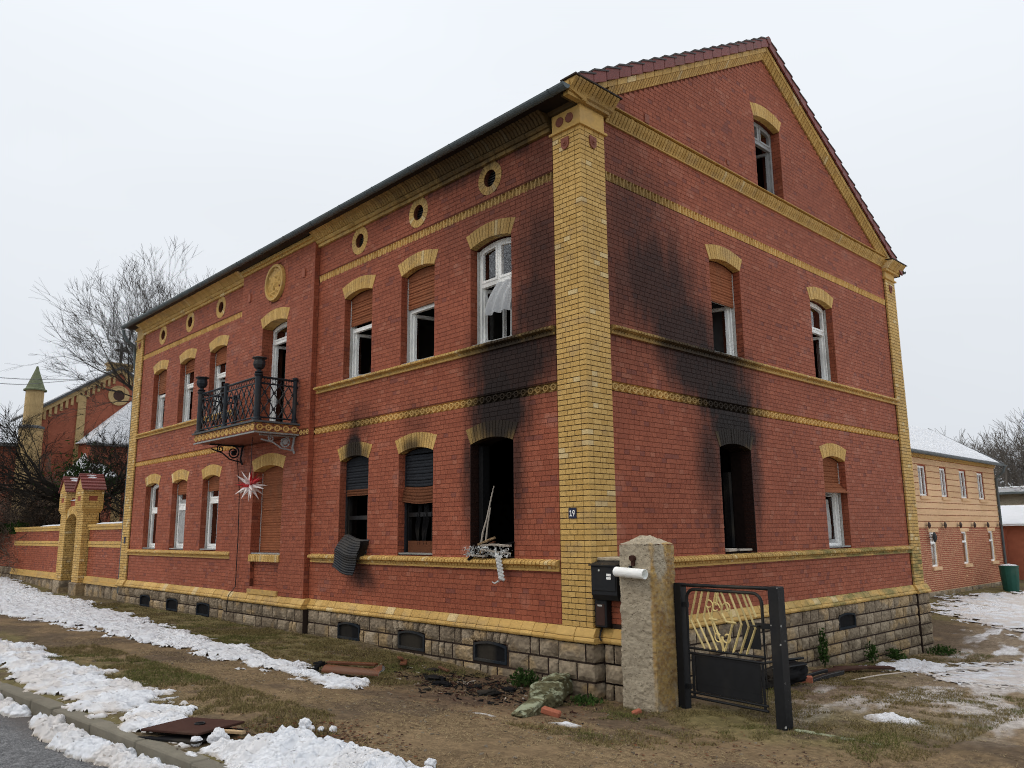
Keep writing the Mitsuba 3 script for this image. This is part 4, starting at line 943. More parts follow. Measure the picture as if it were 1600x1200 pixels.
hd = window(DOOR, Plane((0, -BD, 0), (1, 0, 0)), 'closed brown roller shutter filling the middle ground-floor opening', d=-.27, sash='none', shutter=-.36, panes=False, transom=1.2)
# street front, upper floor
def lower(o, z): return z
window(FF[0], S, 'white upper window nearest the corner, lower sashes swung inwards', transom=1.01, mullion=True, sash='both')
window(FF[1], S, 'upper window with a half-lowered brown shutter, second from the corner', shutter=4.14, transom=.98, sash='in_left')
window(FF[2], S, 'upper window with a half-lowered brown shutter, third from the corner', shutter=4.2, transom=.98, sash='in_left')
window(FF[3], S, 'upper window with a short brown shutter behind the balcony railing', shutter=4.42, transom=.98, sash='in_left')
window(FF[4], S, 'upper window with a short brown shutter, second from the far left corner', shutter=4.50, transom=.98, sash='in_left')
window(FF[5], S, 'upper window with a half-lowered shutter beside the far left corner', shutter=4.17, transom=.98, sash='in_left')
for o, nm in ((FF[3], 'curtain in the upper window beside the balcony'), (FF[4], 'curtain in the upper window second from the far left corner'), (FF[5], 'curtain in the far left upper window')):
    drape(o, S, 'pale ' + nm, o.c + .02, o.c + .40, 3.15, 4.2, d=-.75)
drape(FF[1], S, 'dim curtain inside the second upper window from the corner', -3.75, -3.45, 3.1, 4.0, d=-1.0, mat='grey')
drape(FF[2], S, 'dim yellowish curtain inside the third upper window from the corner', -5.75, -5.45, 3.1, 4.0, d=-1.0, mat='grey')
hbd = window(BALD, Plane((0, -BD, 0), (1, 0, 0)), 'white balcony door standing ajar', d=-.27, transom=1.98, sash='in_left', guide=False)
drape(BALD, S, 'long pale curtain inside the balcony door', -9.15, -8.8, 2.5, 4.4, d=-.5)
# gable
hq = key_for(f'{H}__window'); labels[hq] = {'label': 'burnt-out black window void in the gable wall'}
pt(f'{hq}__charred_jamb', cat([slab(G, 4.10, 4.18, -.3, 1.0, -.42, -.30), slab(G, 3.40, 3.46, -.34, 1.3, -.3, -.18)]), 'char', matt=True)
pt(f'{hq}__ash_heap', cat([xf(cham(-.1, .1, -.25, .2, -.02, .03, .008), rotm([0, 0, 1], 15), (-.10, 3.62, -.34)), cham(-.2, -.04, 3.9, 4.3, -.36, -.325, .006)]), 'ash', matt=True, tone=.2)
def flap(U, V, s, z, d):
    k = np.clip((.95 - z) / .30, 0, 1)
    return s, z + .10 * k * U * 0, d + .34 * k ** 1.6 * (.25 + .75 * U)
window(G2, G, 'ground-floor gable window with its brown shutter bent outwards', shutter=.72, transom=1.06, sash='in_right', warp=flap, guide=True)
window(F1, G, 'upper gable window with a half-lowered brown shutter nearest the corner', shutter=4.06, transom=1.0, sash='in_right')
window(F2, G, 'white upper gable window, right-hand one, lower sash open', transom=1.05, sash='in_right')
ha = window(AT, G, 'old attic window under the gable peak with dirty upper panes', transom=1.22, mullion=True, sash='in_right', frame='oldwhite', guide=False)
drape(G2, G, 'pale curtain inside the gable window with the bent shutter', 7.7, 7.95, -.2, .6, d=-.35)
# lace curtain blown out of the corner window
def lace(U, V):
    s = -2.06 + .52 * U - .04 * np.sin(V * 2); z = 4.08 - .56 * V - .02 * np.abs(np.sin(U * 16)) * (V > .95)
    return S.at(s - .05 * V * (1 - U), z, -.19 + .16 * np.sin(V * 1.7) + .03 * np.sin(U * 17 + V * 2) * (.4 + V))
lk = key_for('lace_curtain')
scene[lk] = ply(sheet(lace, 60, 40), 'lace_mat', smooth=True); labels[lk] = {'label': 'white lace curtain blown out through the corner upper window', 'category': 'curtain'}
def lacebar(U, V):
    P = lace(U, .82 + .18 * V); return P + np.array([0, -.006, 0])
scene[f'{lk}__hem'] = ply(sheet(lacebar, 60, 10), 'lace_mat', smooth=True)
pt('curtain_rod', tube([(-1.60, -.03 + .10, 3.05), (-1.60, .09, 4.05)], .022, 8), 'oldwhite', label='pale upright bar standing in the open corner upper window', category='rod')

# ---- balcony
B = key_for(f'{H}__balcony'); labels[B] = {'label': 'balcony on the middle bay with black cast railing'}
bx0, bx1, by = -11.0, -7.98, -1.10
ent(B, hull([(x, y, z) for x, y, z in ((bx0, by, 2.26), (bx1, by, 2.26), (bx0, -BD, 2.26), (bx1, -BD, 2.26), (bx0, by, 2.06), (bx1, by, 2.06), (bx0, -BD, 2.06), (bx1, -BD, 2.06))]), 'brick_mat', TER, tone=.3)
pt(f'{B}__floor_plate', box(bx0 - .05, bx1 + .05, by - .06, -BD, 2.262, 2.30), 'slate', matt=True)
pt(f'{B}__lower_trim', cat([box(bx0 - .02, bx1 + .02, by - .022, by + .01, 2.045, 2.075), box(bx1 - .01, bx1 + .022, by, -BD, 2.045, 2.075)]), 'grey')
pF, pR = Plane((0, by, 0), (1, 0, 0)), Plane((bx1, 0, 0), (0, 1, 0))
def bal_tiles(pl, s0, s1, n):
    NR = 19; U, V, Hh = relief(rose_h, NR, NR); Hh = Hh * .8 + .012; e = np.linspace(s0, s1, n + 1); nv = NR
    i, j = np.meshgrid(np.arange(NR - 1), np.arange(NR - 1), indexing='ij'); a = (i * nv + j).ravel(); f = np.vstack([np.stack([a, a + nv, a + nv + 1], 1), np.stack([a, a + nv + 1, a + 1], 1)])
    for q in range(n):
        ent(f'{B}__relief_tile', (pl.at((e[q] + e[q + 1]) / 2 + U * (e[q + 1] - e[q] - .008), 2.165 + V * .165, Hh + .004).reshape(-1, 3), f), 'brick_mat', GLD)
bal_tiles(pF, bx0, bx1, 15); bal_tiles(pR, by, -BD, 5)
RB, RT = 2.38, 3.22
def diag(pl, s0, s1, z0, z1, n, hk):
    ms = []; w = (s1 - s0) / n
    for q in range(-1, n):
        for sg in (1, -1):
            a, b = s0 + q * w, s0 + (q + 2) * w
            p0, p1 = ((a, z0), (b, z1)) if sg > 0 else ((b, z0), (a, z1))
            pts = []
            for t in np.linspace(0, 1, 9):
                s_ = p0[0] + (p1[0] - p0[0]) * t
                if s0 - 1e-6 <= s_ <= s1 + 1e-6: pts.append((s_, p0[1] + (p1[1] - p0[1]) * t))
            if len(pts) > 1: ms.append(tube([pl.at(pts[0][0], pts[0][1], .0), pl.at(pts[-1][0], pts[-1][1], .0)], .0125, 5))
            for t in (.25, .5, .75):
                s_, z_ = p0[0] + (p1[0] - p0[0]) * t, p0[1] + (p1[1] - p0[1]) * t
                if s0 < s_ < s1: ms.append(plate(Point(s_, z_).buffer(.036, quad_segs=2), pl, -.014, .014))
                for t2 in (.04,):
                    pass
    return cat(ms)
def railing(pl, s0, s1, n):
    h = key_for(f'{B}__railing')
    pt(h, diag(pl, s0, s1, RB + .02, RT - .14, n, h), 'iron', tone=.4)
    for z in (RB, RT - .13, RT): pt(f'{h}__rail', tube([pl.at(s0, z, 0), pl.at(s1, z, 0)], .017 if z < RT else .024, 8), 'iron', tone=.5)
    m = []
    k = max(4, int((s1 - s0) / .12))
    for s_ in np.linspace(s0, s1, k + 1)[:-1] + (s1 - s0) / k / 2:
        m.append(tube([pl.at(s_ + .046 * math.cos(t), RT - .065 + .05 * math.sin(t), 0) for t in np.linspace(0, 2 * math.pi, 9)], .009, 4, cap=False))
    pt(f'{h}__ring_frieze', cat(m), 'iron', tone=.5)
pFr = Plane((0, by + .06, 0), (1, 0, 0)); pRi = Plane((bx1 - .07, 0, 0), (0, 1, 0)); pLe = Plane((bx0 + .07, 0, 0), (0, -1, 0))
railing(pFr, bx0 + .1, -9.60, 6); railing(pFr, -9.56, bx1 - .1, 6); railing(pRi, by + .1, -BD - .02, 4); railing(pLe, BD + .02, 1.04, 4)
for (x, y, big) in ((bx0 + .07, by + .06, 1), (bx1 - .07, by + .06, 1), (-9.58, by + .06, 0), (bx1 - .07, -BD - .08, 0), (bx0 + .07, -BD - .08, 0)):
    r = .068 if big else .048
    p = key_for(f'{B}__post')
    pt(p, lathe([(r * 1.5, 2.30), (r * 1.5, 2.34), (r, 2.37), (r, 3.22), (r * 1.35, 3.25), (r * 1.35, 3.28), (.001, 3.30)], 14, (x, y, 0)), 'iron', tone=.6, smooth=False)
    if big:
        pt('flower_urn', lathe([(r_ * .80, 3.30 + (z_ - 3.30) * .82) for r_, z_ in [(.10, 3.30), (.105, 3.32), (.06, 3.35), (.055, 3.38), (.12, 3.42), (.155, 3.50), (.155, 3.57), (.13, 3.62), (.135, 3.64), (.19, 3.67), (.185, 3.69), (.13, 3.685), (.11, 3.6), (.001, 3.55)]], 24, (x, y, 0), lobes=8, amp=.05), 'iron', tone=.8, smooth=False,
           label='black ribbed iron urn on the ' + ('left' if x < -10 else 'right') + ' front balcony post', category='urn')
def scroll(pl, s0, s1, z0, z1, col, key):
    """A cast bracket: scroll work in an upright plane, s from wall side to tip."""
    def sp(cx, cz, r, turns, a0, sg): return [(cx + r * (1 - .75 * q) * math.cos(a0 + sg * turns * 2 * math.pi * q), cz + r * (1 - .75 * q) * math.sin(a0 + sg * turns * 2 * math.pi * q)) for q in np.linspace(0, 1, 26)]
    w, hgt = s1 - s0, z1 - z0; ms = []
    for P, r in ((sp(s0 + .30 * w, z1 - .40 * hgt, .33 * abs(hgt), 1.8, 1.6, 1), .018), (sp(s0 + .68 * w, z1 - .24 * hgt, .20 * hgt, 1.5, 2.0, -1), .015), ([(s0 + .02 * w, z0), (s0 + .08 * w, z0 + .3 * hgt), (s0 + .03 * w, z1)], .024), ([(s0, z1 - .02), (s1, z1 - .02)], .022), ([(s0 + .03 * w, z0 + .05), (s0 + .4 * w, z1 - .75 * hgt), (s0 + .62 * w, z1 - .45 * hgt), (s0 + .95 * w, z1 - .12)], .017)):
        ms.append(tube([pl.at(a, b, 0) for a, b in P], r, 6))
    ms.append(plate(Point(s0 + .30 * w, z1 - .4 * hgt).buffer(.055, quad_segs=3), pl, -.03, .03))
    pt(key, cat(ms), col, tone=.6)
scroll(Plane((bx1 - .12, -BD, 0), (0, -1, 0)), 0, .82, 1.68, 2.05, 'oldwhite', f'{B}__bracket'); labels[f'{B}__bracket'] = {'label': 'pale cast scroll bracket under the right end of the balcony'}
scroll(Plane((bx0 + .45, -BD, 0), (0, -1, 0)), 0, .82, 1.60, 2.05, 'iron', f'{B}__bracket'); labels[f'{B}__bracket_001'] = {'label': 'black cast scroll bracket under the left part of the balcony'}
for k, (x, y, r) in enumerate([(-10.62, -.75, .07), (-10.2, -.8, .075), (-9.85, -.72, .06), (-9.2, -.78, .06), (-8.85, -.7, .055)]):
    m = lathe([(r * .8, 2.302), (r * 1.1, 2.302 + r * 1.7), (r * 1.15, 2.302 + r * 1.9), (.001, 2.302 + r * 1.8)], 12, (x, y, 0))
    kk = thing('flower_pot', ['ochre flower pot at the left end of the balcony floor', 'ochre flower pot second from the left behind the balcony railing', 'small ochre flower pot left of the middle balcony post', 'ochre flower pot right of the middle balcony post', 'small ochre flower pot near the right balcony post'][k], 'flower pot')
    pt(f'{kk}__pot', m, 'yellowpot'); rr = np.random.default_rng(k)
    pt(f'{kk}__dry_stems', cat([tube([(x, y, 2.3 + r * 1.7), (x + rr.normal(0, .05), y + rr.normal(0, .05), 2.55 + .3 * rr.random())], .006, 4) for _ in range(9)]), 'plank', tone=.2)

# ---- things fixed to or hanging from the house
st = thing('star_lantern', 'red and white many-pointed star lantern hanging under the balcony', 'star lantern')
sc = np.array([-8.87, -.72, 1.03]); dirs = []
for a in (-1, 0, 1):
    for b in (-1, 0, 1):
        for c in (-1, 0, 1):
            if (a, b, c) != (0, 0, 0): dirs.append(np.array([a, b, c], float) / math.sqrt(a*a + b*b + c*c))
Rst = rotm([.3, .5, .8], 33); ico = trimesh.creation.icosphere(1, radius=.085)
pt(f'{st}__core', (np.array(ico.vertices) + sc, np.array(ico.faces)), 'starred', tone=.5)
rs = np.random.default_rng(4)
for q, d in enumerate(dirs):
    d = Rst @ d; a = np.cross(d, [.2, .9, .1]); a /= np.linalg.norm(a); b = np.cross(d, a); three = q % 3 == 1
    n = 3 if three else 4; base = [sc + .065 * d + .046 * (math.cos(t) * a + math.sin(t) * b) for t in np.arange(n) * 2 * math.pi / n + .4]
    pt(f'{st}__point', hull(base + [sc + (.37 if not three else .32) * d]), 'starred' if three else 'starwhite', tone=rs.random())
pt(f'{st}__cord', tube([(-8.87, -.72, 1.06), (-8.87, -.72, 2.05)], .008, 5), 'black')
pt('cable', tube([(-10.47, -.30, 1.72), (-10.49, -.20, 1.0), (-10.50, -.17, 0.0), (-10.52, -.165, -1.16), (-10.52, -.32, -1.35), (-10.52, -.35, -1.75)], .011, 6), 'black', label='thin black cable running down the wall left of the shuttered opening', category='cable')
hs = thing('torn_shutter', 'charred torn-off shutter piece hanging out over the sill moulding', 'shutter')
def torn(U, V):
    x = -6.18 + .80 * U + (-.10 + .02 * np.sin(V * 8)) * V - .16 * V * U; z = -.02 - .10 * U - .60 * V - .06 * V * U + .02 * np.sin(U * 7)
    ph = (V * 15) % 1.0
    return np.stack([x, -.02 - .20 * np.minimum(V * 2.2, 1) - .05 * np.sin(U * 4) - .02 * np.sin(V * 7) - .018 * np.sqrt(np.clip(1 - (2 * ph - 1) ** 2, 0, 1)) , z], -1)
a_, b_ = sheet(torn, 16, 91), sheet(lambda U, V: torn(U, V) + np.array([0, .014, 0]), 16, 91)
pt(f'{hs}__slats', cat([a_, b_]), 'scorch', tone=.1)
pt(f'{hs}__folded_edge', sheet(lambda U, V: np.stack([-5.40 + .03 * np.sin(V * 6) - .12 * V, -.20 + .17 * U, -.14 - .34 * V], -1), 6, 10), 'char', matt=True)
db = thing('burnt_debris', 'heap of burnt laths and grey flaked insulation on the sill of the corner window', 'debris')
rd = np.random.default_rng(31)
def lath(p, q, w, t, seed):
    p, q = np.array(p), np.array(q); d = q - p; L = np.linalg.norm(d); d /= L; r = np.random.default_rng(seed)
    a = np.cross(d, [0, 0, 1]); a /= np.linalg.norm(a); b = np.cross(a, d)
    v, f = trimesh.remesh.subdivide_to_size(*cham(0, L, -w / 2, w / 2, -t / 2, t / 2, t * .2), .05)
    v = v + np.stack([0 * v[:, 0], .010 * np.sin(v[:, 0] * 9 + seed), .012 * np.sin(v[:, 0] * 6 + 2 * seed)], -1) + r.normal(0, .0035, v.shape)
    return p + v[:, :1] * d + v[:, 1:2] * a + v[:, 2:] * b, f
for k, (p, q, w_, t_, c_) in enumerate([((-2.2, -.05, -.21), (-1.54, -.06, -.20), .06, .022, 'ash'), ((-2.14, -.10, -.28), (-1.60, -.07, -.30), .05, .02, 'ash'), ((-2.45, -.10, -.42), (-2.16, -.04, -.18), .07, .03, 'char'), ((-2.28, -.05, -.19), (-1.98, .04, -.10), .06, .025, 'wood'), ((-1.78, -.05, -.22), (-1.50, -.01, -.15), .05, .02, 'char'),
                                        ((-2.40, -.12, -.34), (-2.05, -.09, -.36), .05, .02, 'ash'), ((-2.36, -.02, -.30), (-2.0, .05, -.16), .045, .02, 'plank'), ((-1.95, -.02, -.30), (-1.62, .06, -.24), .05, .02, 'char'), ((-2.25, .02, -.27), (-2.12, -.12, -.30), .06, .02, 'wood')]):
    pt(f'{db}__lath', lath(p, q, w_, t_, k), c_, matt=True, tone=rd.random() * .6)
fl = []
for q in range(260):
    t = rd.random(); c0 = np.array([-2.52 + 1.0 * t + rd.normal(0, .05), -.09 - .03 * rd.random(), -.37 + .16 * rd.random() * (1 - .5 * abs(t - .35))])
    s_ = rd.uniform(.015, .045); v = rd.normal(0, 1, (3, 3)); v /= np.linalg.norm(v, axis=1, keepdims=True); fl.append((c0 + v * s_, np.array([[0, 1, 2]])))
k_ = pt(f'{db}__flakes', cat(fl), 'curtain', matt=True, tone=.6); labels[k_] = {'kind': 'stuff'}
rope = []
for q in range(7):
    z = -.36 - .052 * q; x = -1.74 + .012 * q; rope.append(tube([(x - .055, -.105, z + .03), (x, -.15, z), (x + .06, -.115, z - .035)], [.018, .036, .022], 6))
rope.append(tube([(-1.72, -.13, -.72), (-1.80, -.14, -.76), (-1.86, -.14, -.74)], [.02, .012, .006], 5))
pt(f'{db}__twisted_strip', cat(rope), 'curtain', matt=True, tone=.6, label='pale twisted insulation strip dangling below the sill')
def plate_sign(name, label, pl, s0, s1, z0, z1, d, text):
    t = thing(name, label, 'house number'); pt(f'{t}__plate', plate(sbox(s0, z0, s1, z1).buffer(.008), pl, d, d + .008), 'blue', tone=.5)
    if not text: return
    m = meshkit.text_mesh(text, (z1 - z0) * .62, .003, bold=True); v = np.array(m.vertices); v[:, 0] -= (v[:, 0].max() + v[:, 0].min()) / 2
    v[:, 1] -= (v[:, 1].max() + v[:, 1].min()) / 2; v[:, 0] *= min(1, (s1 - s0) * .74 / (np.ptp(v[:, 0])))
    pt(f'{t}__digits', (pl.at(v[:, 0] + (s0 + s1) / 2, v[:, 1] + (z0 + z1) / 2, v[:, 2] + d + .009), np.array(m.faces)), 'white', tone=.9)
plate_sign('house_number', 'small dark enamel plate with a white 19 on the near yellow pilaster', S, -.335, -.205, .185, .315, PD + .006, '19')
plate_sign('house_number', 'tiny dark number plate on the far left yellow pilaster', S, -18.44, -18.33, -.22, -.04, PD + .006, '')

# ================================================================== beside the corner: low wall, post, letter boxes, gate
lw = thing('low_wall', 'short red brick wall stub between the yellow house corner and the stone post', 'wall')
LP_ = Plane((0, .10, 0), (1, 0, 0))
lay(lw, LP_, courses(.05, .60, -1.22, -.40, [], seed=161, p=(.15, .1, .25, .5)), RED, most=60, seed=162)
ent(f'{lw}__mortar', box(.05, .60, .108, .34, -2.5, -.40), 'stone_mat', MOR)
ent(f'{lw}__coping', cham(.05, .64, .06, .40, -.398, -.352, .012), 'stone_mat', RCO, tone=.3)
for prof in (LOW, UPP): mould(lw + '__plinth_moulding', Plane((0, .10, 0), (1, 0, 0)), [(a * .85, b) for a, b in prof], .06, .52, .24, 4, 163)
stones(lw + '__plinth', LP_, .14, .60, -1.478, -2.5, (.25, .25, .27), .05, [], 164, 8, wl=(.4, .5))
gp = thing('gate_post', 'tall weathered stone gate post with a blunt point and ochre stains', 'post')
def post_mesh():
    x0, x1, y0, y1, zb, zt, za = .60, 1.15, -.16, .32, -2.5, -.17, -.055
    V = []
    m = hull([(x, y, z) for x in (x0, x1) for y in (y0, y1) for z in (zb,)] + [(x0 + .02, y0 + .01, zt), (x1 - .005, y0 + .01, zt), (x0 + .02, y1 - .01, zt), (x1 - .005, y1 - .01, zt), ((x0 + x1) / 2, (y0 + y1) / 2 - .1, za), ((x0 + x1) / 2, (y0 + y1) / 2 + .1, za)])
    t = trimesh.Trimesh(*m)
    v, f = trimesh.remesh.subdivide_to_size(t.vertices, t.faces, .035)
    t = trimesh.Trimesh(v, f); t.merge_vertices(); t = trimesh.smoothing.filter_laplacian(t, iterations=3, lamb=.5) if True else t
    v = np.array(t.vertices); n = np.array(t.vertex_normals)
    v += n * (.030 * (meshkit.fbm(v * 6, 3, 3) - .5) + .026 * (meshkit.fbm(v * 22, 2, 8) - .5))[:, None]
    return v, np.array(t.faces)
ent(gp, post_mesh(), 'stone_mat', RCO, tone=.5, smooth=True, num=False)
pt(f'{gp}__iron_bolt', cat([tube([(.86, -.12, -.345), (.86, -.215, -.345)], .038, 8), tube([(.86, -.18, -.345), (.86, -.18, -.44)], .026, 6)]), 'rust', matt=True)
lb = thing('letter_box', 'black metal letter box with a small white name sticker on the low wall', 'letter box')
lbm = hull([(x, y, z) for x, y, z in ((.085, -.10, -.445), (.52, -.10, -.445), (.085, .085, -.405), (.52, .085, -.405), (.085, -.10, -.83), (.52, -.10, -.83), (.085, .085, -.90), (.52, .085, -.90), (.085, -.06, -.90), (.52, -.06, -.90))])
pt(lb, lbm, 'black', num=False, tone=.9)
pt(f'{lb}__lid', hull([(x, y, z) for x, y, z in ((.065, -.135, -.442), (.54, -.135, -.442), (.065, .09, -.395), (.54, .09, -.395), (.065, -.135, -.458), (.54, -.135, -.458), (.065, .09, -.415), (.54, .09, -.415))]), 'black', tone=.7)
pt(f'{lb}__door', cham(.10, .505, -.112, -.099, -.78, -.47, .005), 'black', tone=1)
pt(f'{lb}__lock', lathe([(.013, 0), (.013, .012), (.001, .014)], 12), 'lightrail', num=True) if False else pt(f'{lb}__lock', tube([(.235, -.11, -.515), (.235, -.122, -.515)], .014, 10), 'lightrail')
pt(f'{lb}__sticker', cat([cham(.355, .435, -.1155, -.1125, -.588, -.556, .001), cham(.355, .435, -.1155, -.1125, -.63, -.598, .001)]), 'white', tone=1)
ns = thing('meter_box', 'narrow dark box with a glass front hanging under the letter box', 'box')
pt(f'{ns}__case', cham(.06, .265, -.02, .09, -1.26, -.905, .008), 'black', tone=.5)
pt(f'{ns}__front', cham(.085, .235, -.026, -.018, -1.235, -.96, .004), 'rust', tone=.2)
pt(f'{ns}__handle', cham(.12, .20, -.034, -.026, -.99, -.968, .003), 'lightrail', tone=.1)
pt(f'{ns}__cable', tube([(.12, .06, -1.26), (.12, .02, -1.33), (.135, -.02, -1.39), (.16, -.02, -1.43)], .011, 6), 'black')
nt = thing('newspaper_tube', 'white plastic newspaper tube lying against the stone post', 'newspaper tube')
def ring_tube(p0, p1, ro, ri, n=24):
    p0, p1 = np.array(p0), np.array(p1); d = (p1 - p0) / np.linalg.norm(p1 - p0); a = np.cross(d, [0, 0, 1]); a /= np.linalg.norm(a); b = np.cross(d, a); t = np.arange(n) * 2 * np.pi / n
    c = np.cos(t)[:, None] * a + np.sin(t)[:, None] * b
    prof = [(p0, ro * .96), (p0 + d * .006, ro), (p1 - d * .005, ro), (p1, ro * .985), (p1, ri), (p0 + d * .02, ri), (p0 + d * .02, .001)]
    prof = [(p0, .001)] + prof
    v = np.vstack([q + r * c for q, r in prof]); f = []
    for i_ in range(len(prof) - 1):
        for j_ in range(n):
            q = [i_*n + j_, i_*n + (j_+1) % n, (i_+1)*n + (j_+1) % n, (i_+1)*n + j_]; f += [[q[0], q[1], q[2]], [q[0], q[2], q[3]]]
    return v, np.array(f)
pt(nt, ring_tube((.62, -.235, -.515), (1.10, -.255, -.535), .062, .055), 'white', tone=.9, smooth=False, num=False)
pt(f'{nt}__bracket', cat([cham(.80, .83, -.20, -.13, -.50, -.44, .003), cham(.80, .83, -.22, -.15, -.47, -.455, .002)]), 'black')

gt = thing('garden_gate', 'black metal garden gate with a bent yellow wire pattern in its upper half', 'gate')
g0, g1 = np.array([1.22, .30]), np.array([2.63, .15])
gu = np.array([*(g1 - g0) / np.linalg.norm(g1 - g0), 0]); GL = float(np.linalg.norm(g1 - g0)); GG = Plane((g0[0], g0[1], 0), gu)
def gz(s): return -.66
pt(f'{gt}__post', slab(GG, -.055, .055, -2.5, -.66, -.055, .055), 'black', tone=.8)
def bevel_post(s0, s1, z0, z1, d):
    v, f = cham(s0, s1, z0, z1, -d, d, .008); return GG.at(v[:, 0], v[:, 1], v[:, 2]), f
pt(f'{gt}__post', bevel_post(GL - .065, GL + .065, -2.5, -.64, .07), 'black', tone=1)
pt(f'{gt}__top_bar', tube([GG.at(-.08, -.685, 0), GG.at(GL, -.665, 0)], .022, 8), 'black', tone=.8)
fs0, fs1, fz0, fz1 = .105, GL - .20, -2.02, -.73
cor = .12
pts = [(fs0, fz0)] + [(fs0, fz1 - cor)] + [(fs0 + cor - cor * math.cos(t), fz1 - cor + cor * math.sin(t)) for t in np.linspace(0, math.pi / 2, 7)][1:] + [(fs1 - cor + cor * math.sin(t), fz1 - cor + cor * math.cos(t)) for t in np.linspace(0, math.pi / 2, 7)] + [(fs1, fz0), ]
pt(f'{gt}__leaf_frame', tube([GG.at(a, b, 0) for a, b in pts], .020, 8), 'black', tone=.9)
pt(f'{gt}__rail', cat([tube([GG.at(fs0, z, 0), GG.at(fs1, z, 0)], .016, 8) for z in (-1.44, -1.50, fz0, -1.965)]), 'black', tone=.7)
pt(f'{gt}__sheet_panel', slab(GG, fs0 + .10, fs1 - .08, -1.93, -1.53, -.006, .006), 'black', tone=.95)
pt(f'{gt}__panel_rim', cat([slab(GG, fs0 + .095, fs1 - .075, z, z + .016, -.012, .012) for z in (-1.945, -1.53)] + [slab(GG, s_, s_ + .016, -1.93, -1.53, -.012, .012) for s_ in (fs0 + .09, fs1 - .09)] + [slab(GG, fs0 + .10, fs1 - .08, -1.852, -1.846, .006, .009)]), 'black', tone=.5)
pt(f'{gt}__side_bar', cat([slab(GG, s_ - .012, s_ + .012, fz0, -1.50, -.012, .012) for s_ in (fs0 + .055, fs1 - .04)]), 'black', tone=.5)
for z in (-.92, -1.90): pt(f'{gt}__hinge', slab(GG, .04, .12, z - .03, z + .03, -.02, .02), 'black', tone=.6)
pt(f'{gt}__latch', cat([slab(GG, fs1 - .06, GL - .04, -1.12, -1.06, -.025, .025), slab(GG, fs1 - .30, fs1 - .05, -1.36, -1.06, -.012, -.004), tube([GG.at(fs1 - .03, -1.09, .02), GG.at(fs1 - .03, -1.09, .07), GG.at(fs1 - .13, -1.09, .075)], .010, 6)]), 'black', tone=.4)
mid_ = -1.10
yb = []
def strap(pp, r=.0145): return tube([GG.at(a, b, 0) for a, b in pp], [r] * len(pp), 4)
for k, s_ in enumerate(np.array([.17, .26, .36, .47])):
    off = .11
    yb.append([(s_ + off * .9, fz1 - .015), (s_ - .02 + .01 * k, mid_ + .02 * k), (s_ + off * 1.7, -1.435)])
yb.append([(.60, fz1 - .015), (.565, mid_ + .2)]); yb.append([(.565, fz1 - .015), (.645, -.90), (.64, -.99)])
for k, s_ in enumerate(np.array([1.08, .99, .89, .77])):
    off = .11
    yb.append([(s_ - off * 1.1, fz1 - .015), (s_ + .03, mid_ - .03 + .015 * k), (s_ - off * 1.3 + .03, -1.435)])
yb.append([(.63, -1.26), (.63, -1.435)]); yb.append([(.45, -1.07), (.57, -1.075)]); yb.append([(.70, -1.085), (.84, -1.09)])
yb.append([(1.02, fz1 - .02), (1.13, -1.0)]); yb.append([(.64, -.99), (.70, -1.085)])
for p in yb: pt(f'{gt}__yellow_bar', strap(p), 'gateyel')
def curl(cx, cz, r, a0, sg, turns=.9): return strap([(cx + r * (1 - .5 * q) * math.cos(a0 + sg * turns * 2 * math.pi * q), cz + r * (1 - .5 * q) * math.sin(a0 + sg * turns * 2 * math.pi * q)) for q in np.linspace(0, 1, 18)], .0095)
pt(f'{gt}__scroll', cat([curl(.55, -.93, .065, 0, 1), curl(.72, -.92, .065, math.pi, -1), curl(.45, -.90, .06, 0, 1), curl(.57, -1.27, .068, 0, -1), curl(.70, -1.27, .068, math.pi, 1), strap([(.53, -1.25), (.47, -1.07), (.42, -.92)], .008), strap([(.74, -1.25), (.80, -1.09), (.78, -.95)], .008)]), 'gateyel', tone=.7)
ent('edging_stone', cham(2.75, 3.7, .11, .19, float(land(3.0, .1)) - .06, float(land(3.0, .1)) + .012, .012), 'stone_mat', MOS, tone=.1, label='flat mossy edging stone in the grass right of the gate', category='edging stone')

# ---- things lying on the ground
def gl_(x, y): return float(ground_z(x, y))
def rock(size, seed, rough=.22, boxy=.62):
    s = trimesh.creation.icosphere(4, radius=1.0); v = np.array(s.vertices); v = np.sign(v) * np.abs(v) ** boxy
    v *= (1 + rough * (meshkit.fbm(v * 1.7 + seed, 4, seed) - .5) * 2 + .10 * (meshkit.fbm(v * 7 + seed, 3, seed) - .5))[:, None]
    return v * np.array(size), np.array(s.faces)
for nm, sz, at, rz, tilt, lab in (('mossy_stone', (.36, .15, .14), (-.33, -.36, .12), 118, 3, 'large mossy stone block nearest the house corner'),
                                 ('mossy_stone', (.20, .19, .15), (.02, -.93, .12), 20, 0, 'round mossy stone between the two longer ones'),
                                 ('mossy_stone', (.58, .10, .075), (.38, -1.58, .035), 122, 2, 'long low mossy edging stone ending in the path')):
    m = xf(rock(sz, int(abs(at[0]) * 97) + 3, .34, .42 if sz[0] > .25 else .7), rotm([0, 0, 1], rz) @ rotm([0, 1, 0], tilt)); z = gl_(at[0], at[1])
    ent(nm, (m[0] + [at[0], at[1], z + at[2]], m[1]), 'stone_mat', MOS, smooth=True, label=lab, category='stone')
m = xf(xf(cham(-.11, .11, -.055, .055, -.035, .035, .012), rotm([0, 1, .3], 14)), rotm([0, 0, 1], 24)); ent('broken_brick', xf(m, t=(.66, -1.52, gl_(.66, -1.52) + .04)), 'brick_mat', CHR, tone=.9, label='broken orange brick in front of the mossy stones', category='brick')
